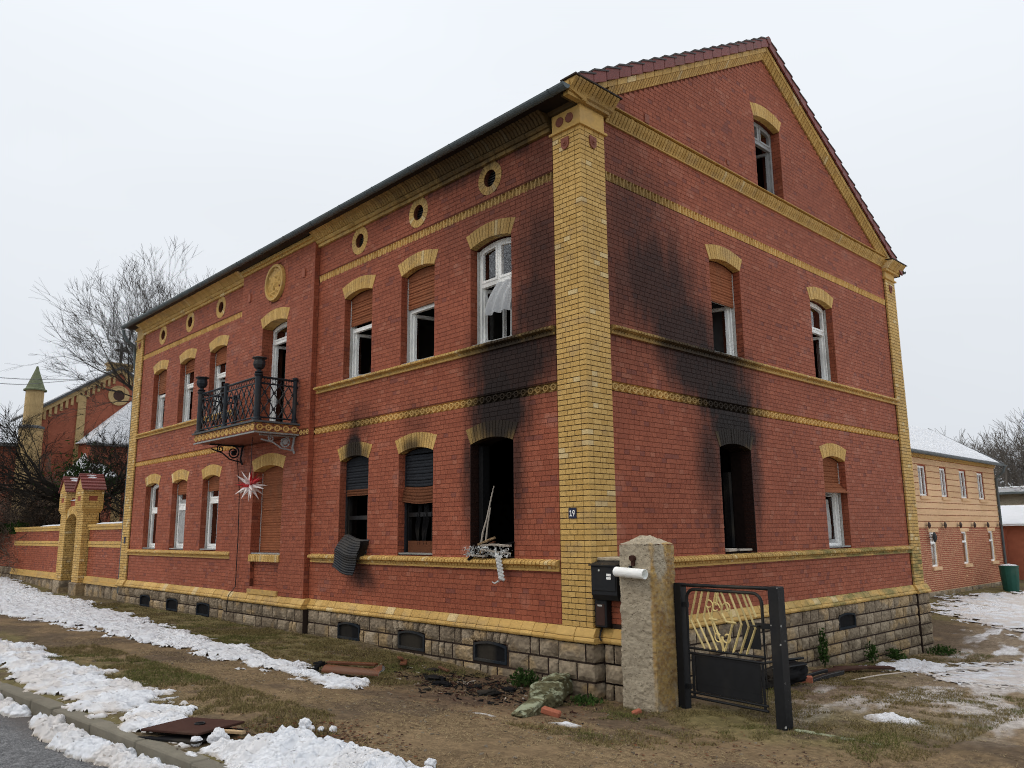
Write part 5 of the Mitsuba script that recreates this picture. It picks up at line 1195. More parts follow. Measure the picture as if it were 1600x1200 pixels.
m = xf(xf(cham(-.06, .06, -.04, .04, -.025, .025, .01), rotm([0, 1, .3], -20)), rotm([0, 0, 1], 60)); ent('broken_brick', xf(m, t=(1.02, -.42, gl_(1.02, -.42) + .03)), 'brick_mat', CHR, tone=.5, label='small red brick scrap at the foot of the stone post', category='brick')
bl = thing('rolled_blind', 'fallen brown shutter section curled into a half tube on the grass', 'shutter')
def blind(U, V):
    a = -.35 + 3.6 * U; r = .082 * (1 - .25 * V); L = .92
    return np.stack([L * (V - .5), r * np.cos(a) * 1.25, .06 + r * np.sin(a) + .10 * np.clip(V - .82, 0, 1) * 4 * (U < .5)], -1)
A = sheet(blind, 26, 30); A2 = sheet(lambda U, V: blind(U, V) * np.array([1, .93, .95]) + np.array([0, 0, -.0]), 26, 30)
place = lambda m, x, y, dz, rz, ry=0: xf(xf(m, rotm([0, 0, 1], rz) @ rotm([0, 1, 0], ry)), t=(x, y, gl_(x, y) + dz))
pt(bl, place(A, -2.48, -2.15, 0, 22), 'plank', tone=.8, num=False); pt(f'{bl}__lining', place(A2, -2.48, -2.15, 0, 22), 'curtain', tone=.2)
rp = np.random.default_rng(12)
pt(f'{bl}__charred_end', place(cat([tube([(-.50 - .05 * rp.random(), .1 * math.cos(a), .07 + .09 * math.sin(a)), (-.60 - .1 * rp.random(), .12 * math.cos(a), .05 + .1 * math.sin(a))], [.03, .008], 5) for a in np.linspace(-.3, 3.2, 9)]), -2.48, -2.15, 0, 22), 'char', matt=True)
def boards(name, lab, catg, L, col, tone=None, matt=False):
    for q, (sx, sy, sz, x, y, dz, rz, ry, l) in enumerate(L):
        v, f = cham(-sx / 2, sx / 2, -sy / 2, sy / 2, -sz / 2, sz / 2, min(.006, sz / 4)); t = trimesh.Trimesh(v, f)
        v, f = trimesh.remesh.subdivide_to_size(v, f, .12); v = v + np.stack([0 * v[:, 0], .005 * np.sin(v[:, 0] * 5 + q), .006 * np.sin(v[:, 0] * 4 + q * 2)], -1)
        pt(name, place((v, f), x, y, dz, rz, ry), col, tone=tone, matt=matt, label=l, category=catg)
boards('brown_board', None, 'board', [(.82, .11, .035, -3.35, -1.62, .05, 28, 1, 'long brown board lying flat on the grass left of the curled blind'), (.62, .10, .03, -3.15, -.82, .06, -38, -4, 'brown slatted piece lying close to the cellar light'), (.5, .06, .03, -3.35, -.74, .10, -30, -6, 'charred slat lying across the brown slatted piece'), (.35, .05, .03, -2.5, -.55, .05, -15, 3, 'short brown splinter by the wall under the second window')], 'plank')
boards('red_board', None, 'board', [(1.25, .22, .04, .72, 5.45, .05, 68, 0, 'dark red board nearer the gate at the foot of the gable'), (1.05, .20, .04, .92, 6.15, .06, 52, 1, 'dark red board nearer the snow patch at the foot of the gable')], 'rust', matt=True)
boards('black_strip', None, 'strip', [(1.0, .05, .05, 1.02, 4.0, .05, 88, 0, 'thin black strip lying in the grass beside the orange block'), (1.25, .09, .06, 1.22, 4.05, .04, 92, 0, 'thicker black strip lying in front of the thin one')], 'black')
boards('pale_lath', None, 'lath', [(2.1, .035, .012, 1.5, 4.7, .03, 77, 0, 'long pale lath lying on the mud behind the gate')], 'ash', matt=True)
ent('orange_block', place(cham(-.10, .10, -.06, .06, -.05, .05, .01), 1.22, 3.42, .05, 30), 'brick_mat', CHR, tone=1, label='orange hollow block at the end of the black strips', category='block')
bd = thing('charred_bundle', 'burnt black mattress-like bundle behind the right gate post', 'bundle')
pt(bd, place(xf(rock((.42, .20, .13), 17, .45), rotm([0, 1, 0], -10)), 1.20, 2.75, .14, 72), 'char', matt=True, num=False, smooth=True)
pt(f'{bd}__strap', place(cat([tube([(-.4, .1, .17), (0, .02, .20), (.4, -.05, .22)], .02, 5), tube([(-.3, -.15, .12), (.3, -.2, .16)], .015, 5)]), 1.20, 2.75, .14, 72), 'black', tone=.9)
rr_ = np.random.default_rng(77)
pts_ = [(-1.95, -1.15, .16), (-1.55, -1.35, .13), (-.72, -1.25, .14), (-.25, -1.62, .05), (-1.2, -1.0, .08), (-.9, -.7, .1), (-2.6, -.7, .1), (-1.35, -1.75, .05)]
nm_ = ['flat charred lump lying below the second cellar light', 'flat charred lump in front of the scorched patch', 'charred lump lying left of the mossy stones', 'small black lump nearest the path', 'small charred scrap in the burnt litter', 'charred scrap near the wall left of the green weed', 'charred scrap close to the wall by the brown splinter', 'black scrap alone on the bare path']
for q, ((x, y, r), l) in enumerate(zip(pts_, nm_)):
    ent('charred_lump', place(rock((r, r * .6, r * .28), 50 + q, .5), x, y, r * .2, q * 37), 'matt_mat', KI['char'], tone=.6, smooth=True, label=l, category='charred lump')
# fine burnt litter: laths, slivers and crumbs
sl = []
for q in range(620):
    x, y = -1.5 + rr_.normal(0, .95), -.95 + rr_.normal(0, .42)
    if y > -.14: continue
    L = rr_.uniform(.015, .11); a = rr_.uniform(0, 3.14); z = gl_(x, y)
    sl.append(xf(box(-L / 2, L / 2, -.006, .006, 0, .012), rotm([0, 0, 1], math.degrees(a)) @ rotm([0, 1, 0], rr_.normal(0, 9)), (x, y, z + .004)))
tt = rr_.random(len(sl)); kk = np.where(rr_.random(len(sl)) < .66, KI['char'], np.where(rr_.random(len(sl)) < .85, KI['rust'], KI['ash']))
ent('burnt_litter', cat(sl), 'matt_mat', uv=np.stack([np.repeat(kk + .5, 8), np.repeat(tt, 8)], 1), label='burnt slivers and crumbs scattered below the corner window', category='litter', kind='stuff')
sl = []
for q in range(1500):
    x, y = rr_.uniform(-6, 6), rr_.uniform(-5.2, -.6)
    if y < float(kerb_y(x)) + .15: continue
    r = rr_.uniform(.004, .014); v, f = hull(rr_.normal(0, 1, (8, 3)) * [r, r, r * .6]); sl.append((v + [x, y, gl_(x, y)], f))
ent('pebbles', cat(sl), 'matt_mat', uv=np.stack([np.full(sum(len(q[0]) for q in sl), KI['pebble'] + .5), np.concatenate([np.full(len(q[0]), rr_.random()) for q in sl])], 1), label='small pebbles and crumbs strewn over the bare path', category='pebbles', kind='stuff')
# dead leaves
sl = []
for q in range(2600):
    if q < 1500: x, y = rr_.normal(.95, .5), rr_.normal(-4.85, .28)
    else: x, y = rr_.uniform(-5, 4), rr_.uniform(-2.8, -.3)
    s_ = rr_.uniform(.010, .026); a = rr_.uniform(0, 6.28, 1)[0]; t = rr_.normal(0, .4)
    p = np.array([[0, -1, 0], [.6, 0, t * .4], [0, 1, 0], [-.6, 0, t * .5]]) * s_ @ rotm([0, 0, 1], math.degrees(a)).T
    sl.append((p + [x, y, gl_(x, y) + .006 + .01 * rr_.random()], np.array([[0, 1, 2], [0, 2, 3]])))
ent('dead_leaves', cat(sl), 'matt_mat', uv=np.stack([np.repeat(np.where(rr_.random(len(sl)) < .7, KI['rust'], KI['plank']) + .5, 4), np.repeat(rr_.random(len(sl)), 4)], 1), label='dark rotting leaves between the cover plate and the snow heap', category='leaves', kind='stuff')
cp = thing('cover_plate', 'rusty steel cover plate with a ring handle lying over a hole', 'cover plate')
v, f = cham(-.36, .36, -.25, .25, -.01, .01, .004); mt = rotm([0, 0, 1], 17) @ rotm([0, 1, 0], -3); cx, cy = .10, -5.42; cz = gl_(cx, cy) + .06
pt(cp, xf((v, f), mt, (cx, cy, cz)), 'rust', matt=True, num=False, tone=.6)
pt(f'{cp}__ring', xf(tube([(.05 + .05 * math.cos(t), .03 + .035 * math.sin(t), .018) for t in np.linspace(0, 6.283, 13)], .007, 5, cap=False), mt, (cx, cy, cz)), 'black')
pt(f'{cp}__wooden_wedge', xf(cham(.28, .60, .0, .045, -.04, -.015, .004), mt, (cx, cy, cz)), 'wood', matt=True)
pt(f'{cp}__pit', xf(box(-.34, .40, -.30, .2, -.06, -.045), mt, (cx, cy, cz)), 'char', matt=True)
# weeds by the walls
def weed(name, lab, x, y, r, h, n, seed, stems=0, leafs=.05):
    q = np.random.default_rng(seed); k = thing(name, lab, 'weed'); ms = []; z0 = gl_(x, y)
    for _ in range(n):
        a, el = q.uniform(0, 6.28), q.uniform(.25, 1.4); d = np.array([math.cos(a) * math.cos(el) * r, math.sin(a) * math.cos(el) * r, math.sin(el) * h]) * q.uniform(.35, 1)
        c = np.array([x, y, z0]) + d; s_ = leafs * q.uniform(.5, 1.2); u1 = q.normal(0, 1, 3); u1 /= np.linalg.norm(u1); u2 = np.cross(u1, q.normal(0, 1, 3)); u2 /= np.linalg.norm(u2)
        ms.append((np.array([c - u1 * s_, c + u2 * s_ * .45, c + u1 * s_, c - u2 * s_ * .45]), np.array([[0, 1, 2], [0, 2, 3]])))
    m = cat(ms); ent(f'{k}__leaves', m, 'leaf_mat', uv=np.stack([np.full(len(m[0]), .5), np.repeat(q.random(n), 4)], 1))
    ent(f'{k}__stems', cat([tube([(x, y, z0 - .02), (x + q.normal(0, r * .4), y + q.normal(0, r * .4), z0 + h * q.uniform(.5, .9))], .004, 4) for _ in range(8)]), 'leaf_mat', uv=None, col=0, tone=.2)
def leafcol(p, n, uv): return mix(mix((.025, .065, .012), (.085, .15, .035), uv.y), (.03, .05, .02), fbm(p.x * 5, p.y * 5, p.z * 5, 2))
scene['leaf_mat'] = {'type': 'principledthin', 'base_color': proc(leafcol), 'roughness': .6, 'diff_trans': .5}
weed('weed', 'dark green bushy weed against the plinth near the house corner', -1.02, -.30, .26, .26, 420, 5, leafs=.035)
weed('weed', 'tall thin green weed climbing the gable plinth', .20, 6.15, .12, .75, 260, 6, leafs=.04)
weed('weed', 'short green weed at the gable plinth right of the tall one', .24, 8.1, .16, .42, 200, 7, leafs=.04)
weed('weed', 'low green weed at the foot of the gable near the far corner', .3, 9.1, .25, .25, 260, 8, leafs=.04)
weed('weed', 'low green weed patch at the foot of the corner stones', .25, -.45, .3, .10, 260, 9, leafs=.03)
weed('weed', 'low green weed around the foot of the far gable corner', .45, 11.3, .4, .22, 380, 10, leafs=.04)

# ================================================================== left: garden wall with gateway, old wall, church
gw = thing('garden_wall', 'long red brick garden wall with yellow bands joining the house at its far left corner', 'wall')
WY = .08; GWp = Plane((0, WY, 0), (1, 0, 0)); segs = [(-22.25, -18.72), (-32.25, -24.95)]
for q, (a, b) in enumerate(segs):
    lay(gw, GWp, np.vstack([courses(a, b, -1.30, -.36, [], seed=171 + q), courses(a, b, -.17, .20, [], seed=174 + q)]), RED, most=0, seed=172 + q)
    ent(f'{gw}__body', box(a, b, WY + .008, WY + .42, -2.1, .20), 'stone_mat', MOR)
    ent(f'{gw}__band', cat([box(a, b, WY - .03, WY + .02, -.36, -.275), box(a, b, WY - .03, WY + .02, -.262, -.17)]), 'brick_mat', YEL, tone=.4)
    ent(f'{gw}__base_band', cat([box(a, b, WY - .06, WY + .02, -1.44, -1.30), box(a, b, WY - .09, WY + .02, -1.53, -1.442)]), 'brick_mat', YEL, tone=.5)
    ent(f'{gw}__coping', cat([box(a, b, WY - .05, WY + .47, .20, .30), box(a, b, WY - .09, WY + .51, .302, .38)]), 'brick_mat', YEL, tone=.35)
    stones(f'{gw}__footing', GWp, a, b, -1.53, -2.0, (.5,), .02, [], 176 + q, 0, wl=(.35, .6))
    xs_ = np.linspace(a + (.8 if q == 0 else 4.0), b - .03, 60); sw = []
    U_ = lambda U, V, a=xs_[0], b=xs_[-1]: np.stack([a + (b - a) * U, WY - .08 + .57 * V, .38 + .05 * np.sin(math.pi * V) ** .5 * (.7 + .6 * meshkit.noise(np.stack([U * 30, V * 2, 0 * U], -1)))], -1)
    m = sheet(U_, 90, 7); ent(f'{gw}__snow_cap', m, 'snow_mat', None, uv=np.tile([.5, .1], (len(m[0]), 1)), smooth=True)
gy_ = thing('gateway', 'yellow brick gateway with two tiled pillar heads in the garden wall', 'gateway')
def tower(x0, x1, key):
    k = key_for(f'{gy_}__{key}'); f0, f1 = -.16, .36
    for pl, s0, s1 in ((Plane((0, f0, 0), (1, 0, 0)), x0, x1), (Plane((x1, 0, 0), (0, 1, 0)), f0, .34)):
        R = courses(s0, s1, -1.52, .78, [], seed=int(abs(x0) * 10), p=(.1, .3, .3, .3)); lay(k, pl, R, YEL, most=0, seed=181)
    ent(f'{k}__mortar', box(x0 + .008, x1 - .008, f0 + .008, .34, -2.0, .95), 'stone_mat', MOR)
    ent(f'{k}__base_stone', cham(x0 - .05, x1 + .05, f0 - .06, .6, -2.1, -1.525, .02), 'stone_mat', STO)
    h0, h1 = x0 - .07, x1 + .07; g0_, g1_ = f0 - .07, f1 + .07
    for i_ in range(3):                                   # corbelled courses under the head
        e = .023 * (i_ + 1); ent(f'{k}__corbel', box(x0 - e, x1 + e, f0 - e, f1 + e, .78 + .055 * i_, .832 + .055 * i_), 'brick_mat', YEL, tone=.2)
    for pl, s0, s1 in ((Plane((0, g0_, 0), (1, 0, 0)), h0, h1), (Plane((h1, 0, 0), (0, 1, 0)), g0_, g1_)):
        pm = lambda a, b, s0=s0, s1=s1: ((s0 + .3 * (s1 - s0), s0 + .7 * (s1 - s0)) if a > 1.13 and b < 1.40 else None)
        lay(k, pl, courses(s0, s1, .945, 1.56, [pm], seed=5 + int(abs(x0)), p=(.1, .3, .3, .3)), YEL, most=0, seed=182)
        ent(f'{k}__red_panel', slab(pl, s0 + .3 * (s1 - s0), s0 + .7 * (s1 - s0), 1.15, 1.40, -.02, -.012), 'brick_mat', RED, tone=.2)
    ent(f'{k}__head', box(h0 + .008, h1 - .02, g0_ + .02, g1_ - .008, .945, 1.565), 'stone_mat', MOR)
    xm = (h0 + h1) / 2
    ent(f'{k}__gable', hull([(h0, y, 1.565) for y in (g0_, g1_)] + [(h1, y, 1.565) for y in (g0_, g1_)] + [(xm, y, 1.98) for y in (g0_, g1_)]), 'brick_mat', YEL, tone=.4)
    for side in (-1, 1):
        for r_ in range(5):
            t0, t1 = r_ / 5, (r_ + 1) / 5 + .05
            xa, xb = xm + side * (h1 - xm + .07) * (1 - t0), xm + side * (h1 - xm + .07) * (1 - min(1, t1))
            za, zb = 1.50 + .54 * t0, 1.50 + .54 * min(1, t1)
            pt(f'{k}__tile_row', hull([(xa, y, za + d) for y in (g0_ - .05, g1_ + .05) for d in (.03, .085)] + [(xb, y, zb + d) for y in (g0_ - .05, g1_ + .05) for d in (.0, .03)]), 'tile')
    pt(f'{k}__ridge', tube([(xm, g0_ - .05, 2.06), (xm, g1_ + .05, 2.06)], .045, 8), 'tile')
    m = sheet(lambda U, V: np.stack([xm + .02 + .22 * U + .0 * V, g0_ + .15 + .3 * V + .1 * U, 2.09 - .32 * U + .03 * np.sin(math.pi * U) * np.sin(math.pi * V)], -1), 8, 8)
    ent(f'{k}__snow_cap', m, 'snow_mat', None, uv=np.tile([.5, .1], (len(m[0]), 1)), smooth=True)
tower(-23.0, -22.3, 'pillar'); tower(-24.9, -24.25, 'pillar')
AR = Plane((0, -.10, 0), (1, 0, 0))
oar = Opening(-23.625, 1.27, -1.6, .55, .22)
m = sbox(-24.27, .4, -22.98, 1.0).difference(oar.poly()); ent(f'{gy_}__arch_body', plate(m, AR, -.35, -.01), 'brick_mat', YEL, tone=.3)
voussoirs(f'{gy_}__arch', oar, AR, .03, 16)
ent(f'{gy_}__arch_panel', box(-24.27, -22.98, -.06, .3, 1.0, 1.22), 'brick_mat', RED, tone=.4)
m = sheet(lambda U, V: np.stack([-24.2 + 1.2 * U, -.1 + .42 * V, 1.225 + .06 * np.sin(math.pi * V)], -1), 12, 6); ent(f'{gy_}__snow_cap', m, 'snow_mat', None, uv=np.tile([.5, .1], (len(m[0]), 1)), smooth=True)
pt(f'{gy_}__gate_leaf', box(-24.25, -23.0, .30, .35, -1.75, .8), 'plank', tone=.0)
ow = thing('old_wall', 'low old rough brick wall with a stone foot at the far left', 'wall')
lay(ow, GWp, courses(-40, -32.3, -1.25, .2, [], seed=191), CHR, most=0, seed=191); ent(f'{ow}__body', box(-40, -32.3, WY + .008, .5, -2.1, .2), 'stone_mat', MOR)
stones(f'{ow}__foot', GWp, -40, -32.3, -1.25, -1.9, (.3, .4), .03, [], 192, 0, wl=(.4, .8))
q = np.random.default_rng(3); ms = []
for _ in range(1500):
    c = np.array([q.uniform(-40, -32.2), q.uniform(0, .6), q.uniform(.15, .55)]); s_ = q.uniform(.04, .10); u1, u2 = q.normal(0, 1, 3), q.normal(0, 1, 3); ms.append((np.array([c - u1 * s_, c + u2 * s_ * .5, c + u1 * s_, c - u2 * s_ * .5]), np.array([[0, 1, 2], [0, 2, 3]])))
hk = thing('ivy_hedge', 'dark ivy draped over the top of the old brick wall', 'ivy'); m = cat(ms); ent(f'{hk}__leaves', m, 'leaf_mat', uv=np.stack([np.full(len(m[0]), .5), np.repeat(q.random(1500) * .4, 4)], 1))

CX = -45.0
ch = thing('church', 'red brick church with a gable cross and a round turret behind the garden wall', 'church')
CP = Plane((CX, 0, 0), (0, 1, 0))
gpol = Polygon([(3.2, -2), (3.2, 7.1), (7.65, 10.2), (12.1, 7.1), (12.1, -2)])
ent(f'{ch}__gable_wall', plate(gpol, CP, -.6, 0), 'brick_mat', CHR, tone=.15)
for a, b in (((3.0, 7.0), (7.65, 10.25)), ((12.3, 7.0), (7.65, 10.25))):
    pt(f'{ch}__roof', hull([(x, p[0], p[1] + d) for x in (CX - 5, CX + .25) for p in (a, b) for d in (0, .16)]), 'slate', matt=True)
    m = hull([(x, p[0], p[1] + d) for x in (CX - 5, CX + .1) for p in (a, b) for d in (.165, .24)]); ent(f'{ch}__roof_snow', m, 'snow_mat', None, uv=np.tile([.5, .05], (len(m[0]), 1)))
tth = []
for sgn in (-1, 1):
    for k in range(16):
        y = 7.65 + sgn * (.35 + k * .28); zt = 10.05 - (abs(y - 7.65)) * .70
        tth += [slab(CP, y - .07, y + .07, zt - .55, zt - .05, -.01, .10)]
    e = np.array([[7.65, 10.12], [7.65 + sgn * 4.5, 6.98]])
    tth.append(plate(LineString(e).buffer(.12), CP, -.01, .14))
k_ = ent(f'{ch}__corbel_frieze', cat(tth), 'brick_mat', CHY); labels[k_] = {'kind': 'stuff'}
ent(f'{ch}__finial_block', cat([box(CX - .5, CX + .12, 6.95, 8.35, 10.1, 10.45), box(CX - .55, CX + .2, 6.85, 8.45, 10.45, 10.58)]), 'brick_mat', CHY)
pt(f'{ch}__cross', cat([cham(CX - .2, CX - .06, 7.57, 7.73, 10.55, 11.85, .03), cham(CX - .2, CX - .06, 7.28, 8.02, 11.36, 11.52, .03)]), 'slate', matt=True)
oc_ = key_for(f'{ch}__oculus'); ent(oc_, plate(Point(7.65, 8.55).buffer(.62).difference(Point(7.65, 8.55).buffer(.34)), CP, 0, .08), 'brick_mat', CHY)
pt(f'{oc_}__pane', plate(Point(7.65, 8.55).buffer(.35), CP, 0, .02), 'rust')
for y in (5.6, 9.7): ent(f'{ch}__lesene', slab(CP, y - .22, y + .22, -2, 10.1 - abs(y - 7.65) * .7 - .3, 0, .12), 'brick_mat', CHY)
tr = key_for(f'{ch}__turret'); tc = (CX + .25, 3.02, 0)
ent(tr, lathe([(.62, -2), (.62, 6.1), (.48, 6.15), (.47, 8.30), (.001, 8.31)], 18, tc), 'brick_mat', CHY, smooth=False)
pt(f'{tr}__spire', lathe([(.60, 8.28), (.60, 8.36), (.50, 8.42), (.10, 9.55), (.05, 9.75), (.001, 9.76)], 18, tc), 'spire', matt=True)
pt(f'{tr}__ledge', lathe([(.66, 6.08), (.66, 6.2), (.48, 6.26)], 18, tc), 'slate', matt=True)
# aisle on the left and the low snow-roofed porches in front
ent(f'{ch}__side_wall', box(CX - 5, CX - .3, -6, 3.2, -2, 5.1), 'brick_mat', CHR, tone=.2)
pt(f'{ch}__roof', hull([(x, y, z) for x in (CX - 5, CX) for y, z in ((-6.3, 4.9), (3.0, 5.05), (3.0, 5.25), (-6.3, 5.1))]), 'slate', matt=True)
def porch(y0, y1, ztop, zlow, x0, x1, label_snow):
    ent(f'{ch}__porch', hull([(x, y, z) for x in (x0, x1) for y, z in ((y0, -2), (y1, -2), (y0, zlow), (y1, zlow))] + [(x0, (y0 + y1) / 2, ztop)]), 'brick_mat', CHR, tone=.1)
    for sgn in (0,):
        m = hull([(x1 + .25, y0 - .25, zlow + .02), (x1 + .25, y1 + .25, zlow + .02), (x0, (y0 + y1) / 2, ztop + .1), (x0, y0 - .2, zlow + .1), (x0, y1 + .2, zlow + .1), (x1 + .25, y0 - .25, zlow - .08), (x1 + .25, y1 + .25, zlow - .08)])
        ent(f'{ch}__roof_snow', m, 'snow_mat', None, uv=np.tile([.5, .05], (len(m[0]), 1)))
    pt(f'{ch}__eaves', box(x1 + .1, x1 + .3, y0 - .3, y1 + .3, zlow - .2, zlow - .06), 'slate', matt=True)
porch(5.6, 13.5, 9.3, 5.3, CX, CX + 2.6, '')
porch(4.7, 6.6, 4.7, 3.3, CX + 1.5, CX + 3.6, '')
for y in (4.6, 6.9): ent(f'{ch}__buttress', hull([(x, yy, z) for x, z in ((CX + 2.5, -2), (CX + 3.4, -2), (CX + 3.3, 2.2), (CX + 2.5, 3.2)) for yy in (y - .3, y + .3)]), 'brick_mat', CHY)
for y in (3.6, 5.7, 8.2): ent(f'{ch}__pointed_window', plate(Polygon([(y - .35, -.2), (y + .35, -.2), (y + .35, 1.7), (y, 2.4), (y - .35, 1.7)]), Plane((CX + 2.62, 0, 0), (0, 1, 0)), 0, .05), 'brick_mat', CHY)

# ================================================================== right: rear house, shed, barrel
rh = thing('rear_house', 'long rear house with peach plank-patterned upper storey, raw brick below and snowy roof', 'house')
RX = -4.5; RP = Plane((RX, 0, 0), (0, 1, 0)); r0, r1 = 14.0, 34.2
upw = [(25.12, .84), (27.42, .74), (29.78, .84), (32.10, .84)]; low = [(25.62, .66), (29.22, .66), (32.75, .66)]
up_o = [sbox(c - w / 2, 1.24, c + w / 2, 2.42) for c, w in upw]; lo_o = [sbox(c - w / 2, -1.50, c + w / 2, -.17) for c, w in low]
wallp = sbox(r0, -3.0, r1, 2.95)
for o_ in up_o + lo_o: wallp = wallp.difference(o_)
ent(f'{rh}__wall', plate(wallp.intersection(sbox(0, -9, 99, -.02)), RP, -.4, -.012), 'stone_mat', STU, tone=.6); ent(f'{rh}__wall', plate(wallp.intersection(sbox(0, -.02, 99, 9)), RP, -.4, -.012), 'stone_mat', CHR, tone=.0)
lowcut = [(lambda a, b, s0=o_.bounds[0], s1=o_.bounds[2], z0=o_.bounds[1], z1=o_.bounds[3]: (s0, s1) if b > z0 + .02 and a < z1 - .02 else None) for o_ in lo_o]
lay(f'{rh}__wall', RP, courses(24.2, r1, -2.42, -.02, lowcut, seed=201), CHR, most=0, seed=201, deep=.02, jit=.004, gap=.009)
stones(f'{rh}__footing', RP, 24.0, r1, -2.42, -2.95, (.3, .3), .03, [], 202, 0, wl=(.4, .8))
ent(f'{rh}__back', box(-10.0, RX - .4, r1 - .3, r1, -3, 2.95), 'stone_mat', STU); ent(f'{rh}__back', box(-10.0, -9.6, r0, r1, -3, 2.95), 'stone_mat', STU); ent(f'{rh}__attic_floor', box(-10, RX - .4, r0, r1, 2.7, 2.9), 'stone_mat', PLA)
zz = np.linspace(0.0, 2.72, 12)
for k in range(11):                                       # stucco planks, broken by the windows
    za, zb = zz[k] + .014, zz[k + 1] - .014
    free = [(24.0, r1)]
    for o_ in up_o:
        a, b0, c, d0 = o_.bounds
        if zb > b0 + .03 and za < d0 - .03: free = [(x, y) for f in free for x, y in ((f[0], min(f[1], a)), (max(f[0], c), f[1])) if y - x > .05]
    for a, b in free:
        n_ = max(1, int((b - a) / 2.4)); e = np.linspace(a, b, n_ + 1)
        for i_ in range(n_): ent(f'{rh}__plank', slab(RP, e[i_] + .005, e[i_ + 1] - .005, za, zb, -.02, .012 + .002 * rng.random()), 'stone_mat', STU)
ent(f'{rh}__cornice', cat([slab(RP, r0, r1 + .03, 2.73, 2.83, -.02, .06), slab(RP, r0, r1 + .05, 2.832, 2.93, -.02, .12)]), 'brick_mat', YEL, tone=.5)
def small_window(pl, s0, s1, z0, z1, key, two, d=-.055):
    k = key_for(f'{rh}__{key}'); fr = sbox(s0, z0, s1, z1); inn = fr.buffer(-.07, join_style=2)
    f_ = fr.difference(inn); b = inn.bounds
    if two == 'v': f_ = f_.union(sbox((s0 + s1) / 2 - .03, z0, (s0 + s1) / 2 + .03, z1))
    else: f_ = f_.union(sbox(s0, z0 + .66 * (z1 - z0), s1, z0 + .66 * (z1 - z0) + .08))
    pt(f'{k}__frame', plate(f_, pl, d - .06, d), 'white', tone=.8)
    ent(f'{k}__pane', (pl.at([b[0], b[2], b[2], b[0]], [b[1], b[1], b[3], b[3]], d - .03), np.array([[0, 1, 2], [0, 2, 3]])), 'glass_mat', None)
    ent(f'{k}__sill', slab(pl, s0 - .06, s1 + .16, z0 - .13, z0 - .005, -.1, .07), 'stone_mat', STU, tone=.3)
for k, ((c, w)) in enumerate(upw): small_window(RP, c - w / 2, c + w / 2, 1.24, 2.42, 'window', 'v' if k == 0 else 'h0' if False else 'v')
for c, w in low: small_window(RP, c - w / 2, c + w / 2, -1.50, -.17, 'window', 'h')
ent(f'{rh}__lintel', cat([slab(RP, c - w / 2 - .15, c + w / 2 + .25, -.165, -.03, -.02, .02) for c, w in low]), 'stone_mat', STU, tone=.8)
pt(f'{rh}__roof', hull([(x, y, z) for y in (r0, r1 + .25) for x, z in ((RX + .38, 2.92), (-7.25, 4.86), (-7.25, 4.74), (RX + .38, 2.80))]), 'slate', matt=True)
pt(f'{rh}__roof', hull([(x, y, z) for y in (r0, r1 + .25) for x, z in ((-10.3, 2.6), (-7.27, 4.86), (-7.27, 4.74), (-10.3, 2.5))]), 'slate', matt=True)
def rs_fn(U, V):
    y = r0 + (r1 - r0 + .05) * U; x = RX + .34 + (-7.2 - RX - .34) * V; z = 2.93 + (4.87 - 2.93) * V
    return np.stack([x, y, z + .05 * np.sqrt(np.clip(np.minimum(V * 8, (1 - V) * 12), 0, 1)) * (.75 + .4 * meshkit.noise(np.stack([y * 2, x * 1.2, 0 * x], -1))) - .02 * (np.abs(V * 7 - np.round(V * 7)) < .06) * (V < .35)], -1)
m = sheet(rs_fn, 160, 40); ent(f'{rh}__roof_snow', m, 'snow_mat', None, uv=np.tile([.5, .02], (len(m[0]), 1)), smooth=True)
pt(f'{rh}__verge', hull([(x, y, z + d) for y in (r1 + .12, r1 + .30) for x, z in ((RX + .40, 2.93), (-7.25, 4.88)) for d in (-.1, .05)]), 'slate', matt=True)
gu_ = [(RX + .46 + .07 * math.cos(t), 2.86 + .07 * math.sin(t)) for t in np.linspace(math.pi, 2 * math.pi, 8)]
pt(f'{rh}__gutter', prism(Plane((0, 0, 0), (0, 1, 0)), [(a, b) for a, b in gu_] + [(a, b + .008) for a, b in gu_[::-1]], r0, r1 + .3), 'pipe')
pt(f'{rh}__downpipe', tube([(RX + .46, r1 + .1, 2.8), (RX + .40, r1 + .0, 2.55), (RX + .08, r1 - .06, 2.25), (RX + .07, r1 - .06, -1.9), (RX + .35, r1 - .5, -2.3)], .055, 8), 'pipe', tone=.3)
for y in (24.95, 26.68, 28.46, 30.21, 32.0, 33.75):
    k = key_for(f'{rh}__anchor_plate'); v, f = lathe([(.001, .04), (.07, .02), (.125, -.01), (.13, -.03), (.001, -.03)], 16)
    pt(k, (np.stack([RX + .16 + v[:, 2], y + v[:, 0], .10 + v[:, 1]], 1), f), 'rust', tone=.1); pt(f'{k}__rod', tube([(RX - .02, y + .02, .10), (RX + .14, y, .10)], .02, 5), 'grey')
v, f = lathe([(.001, .05), (.12, .03), (.20, -.02), (.001, -.02)], 18); k = key_for(f'{rh}__wall_disc'); pt(k, (np.stack([RX + .25 + v[:, 2], 25.12 + v[:, 0], -.36 + v[:, 1]], 1), f), 'black', tone=.2)
pt(f'{k}__arm', tube([(RX, 25.2, -.36), (RX + .25, 25.14, -.36)], .02, 5), 'grey')
rb = thing('rain_barrel', 'dark green plastic rain barrel with snow on its lid under the downpipe', 'rain barrel')
pt(rb, lathe([(.001, -2.7), (.29, -2.68), (.30, -2.5), (.345, -2.0), (.36, -1.66), (.375, -1.65), (.375, -1.61), (.35, -1.60), (.001, -1.59)], 22, (-3.35, 30.6, 0), 11, .012), 'green', num=False, smooth=False)
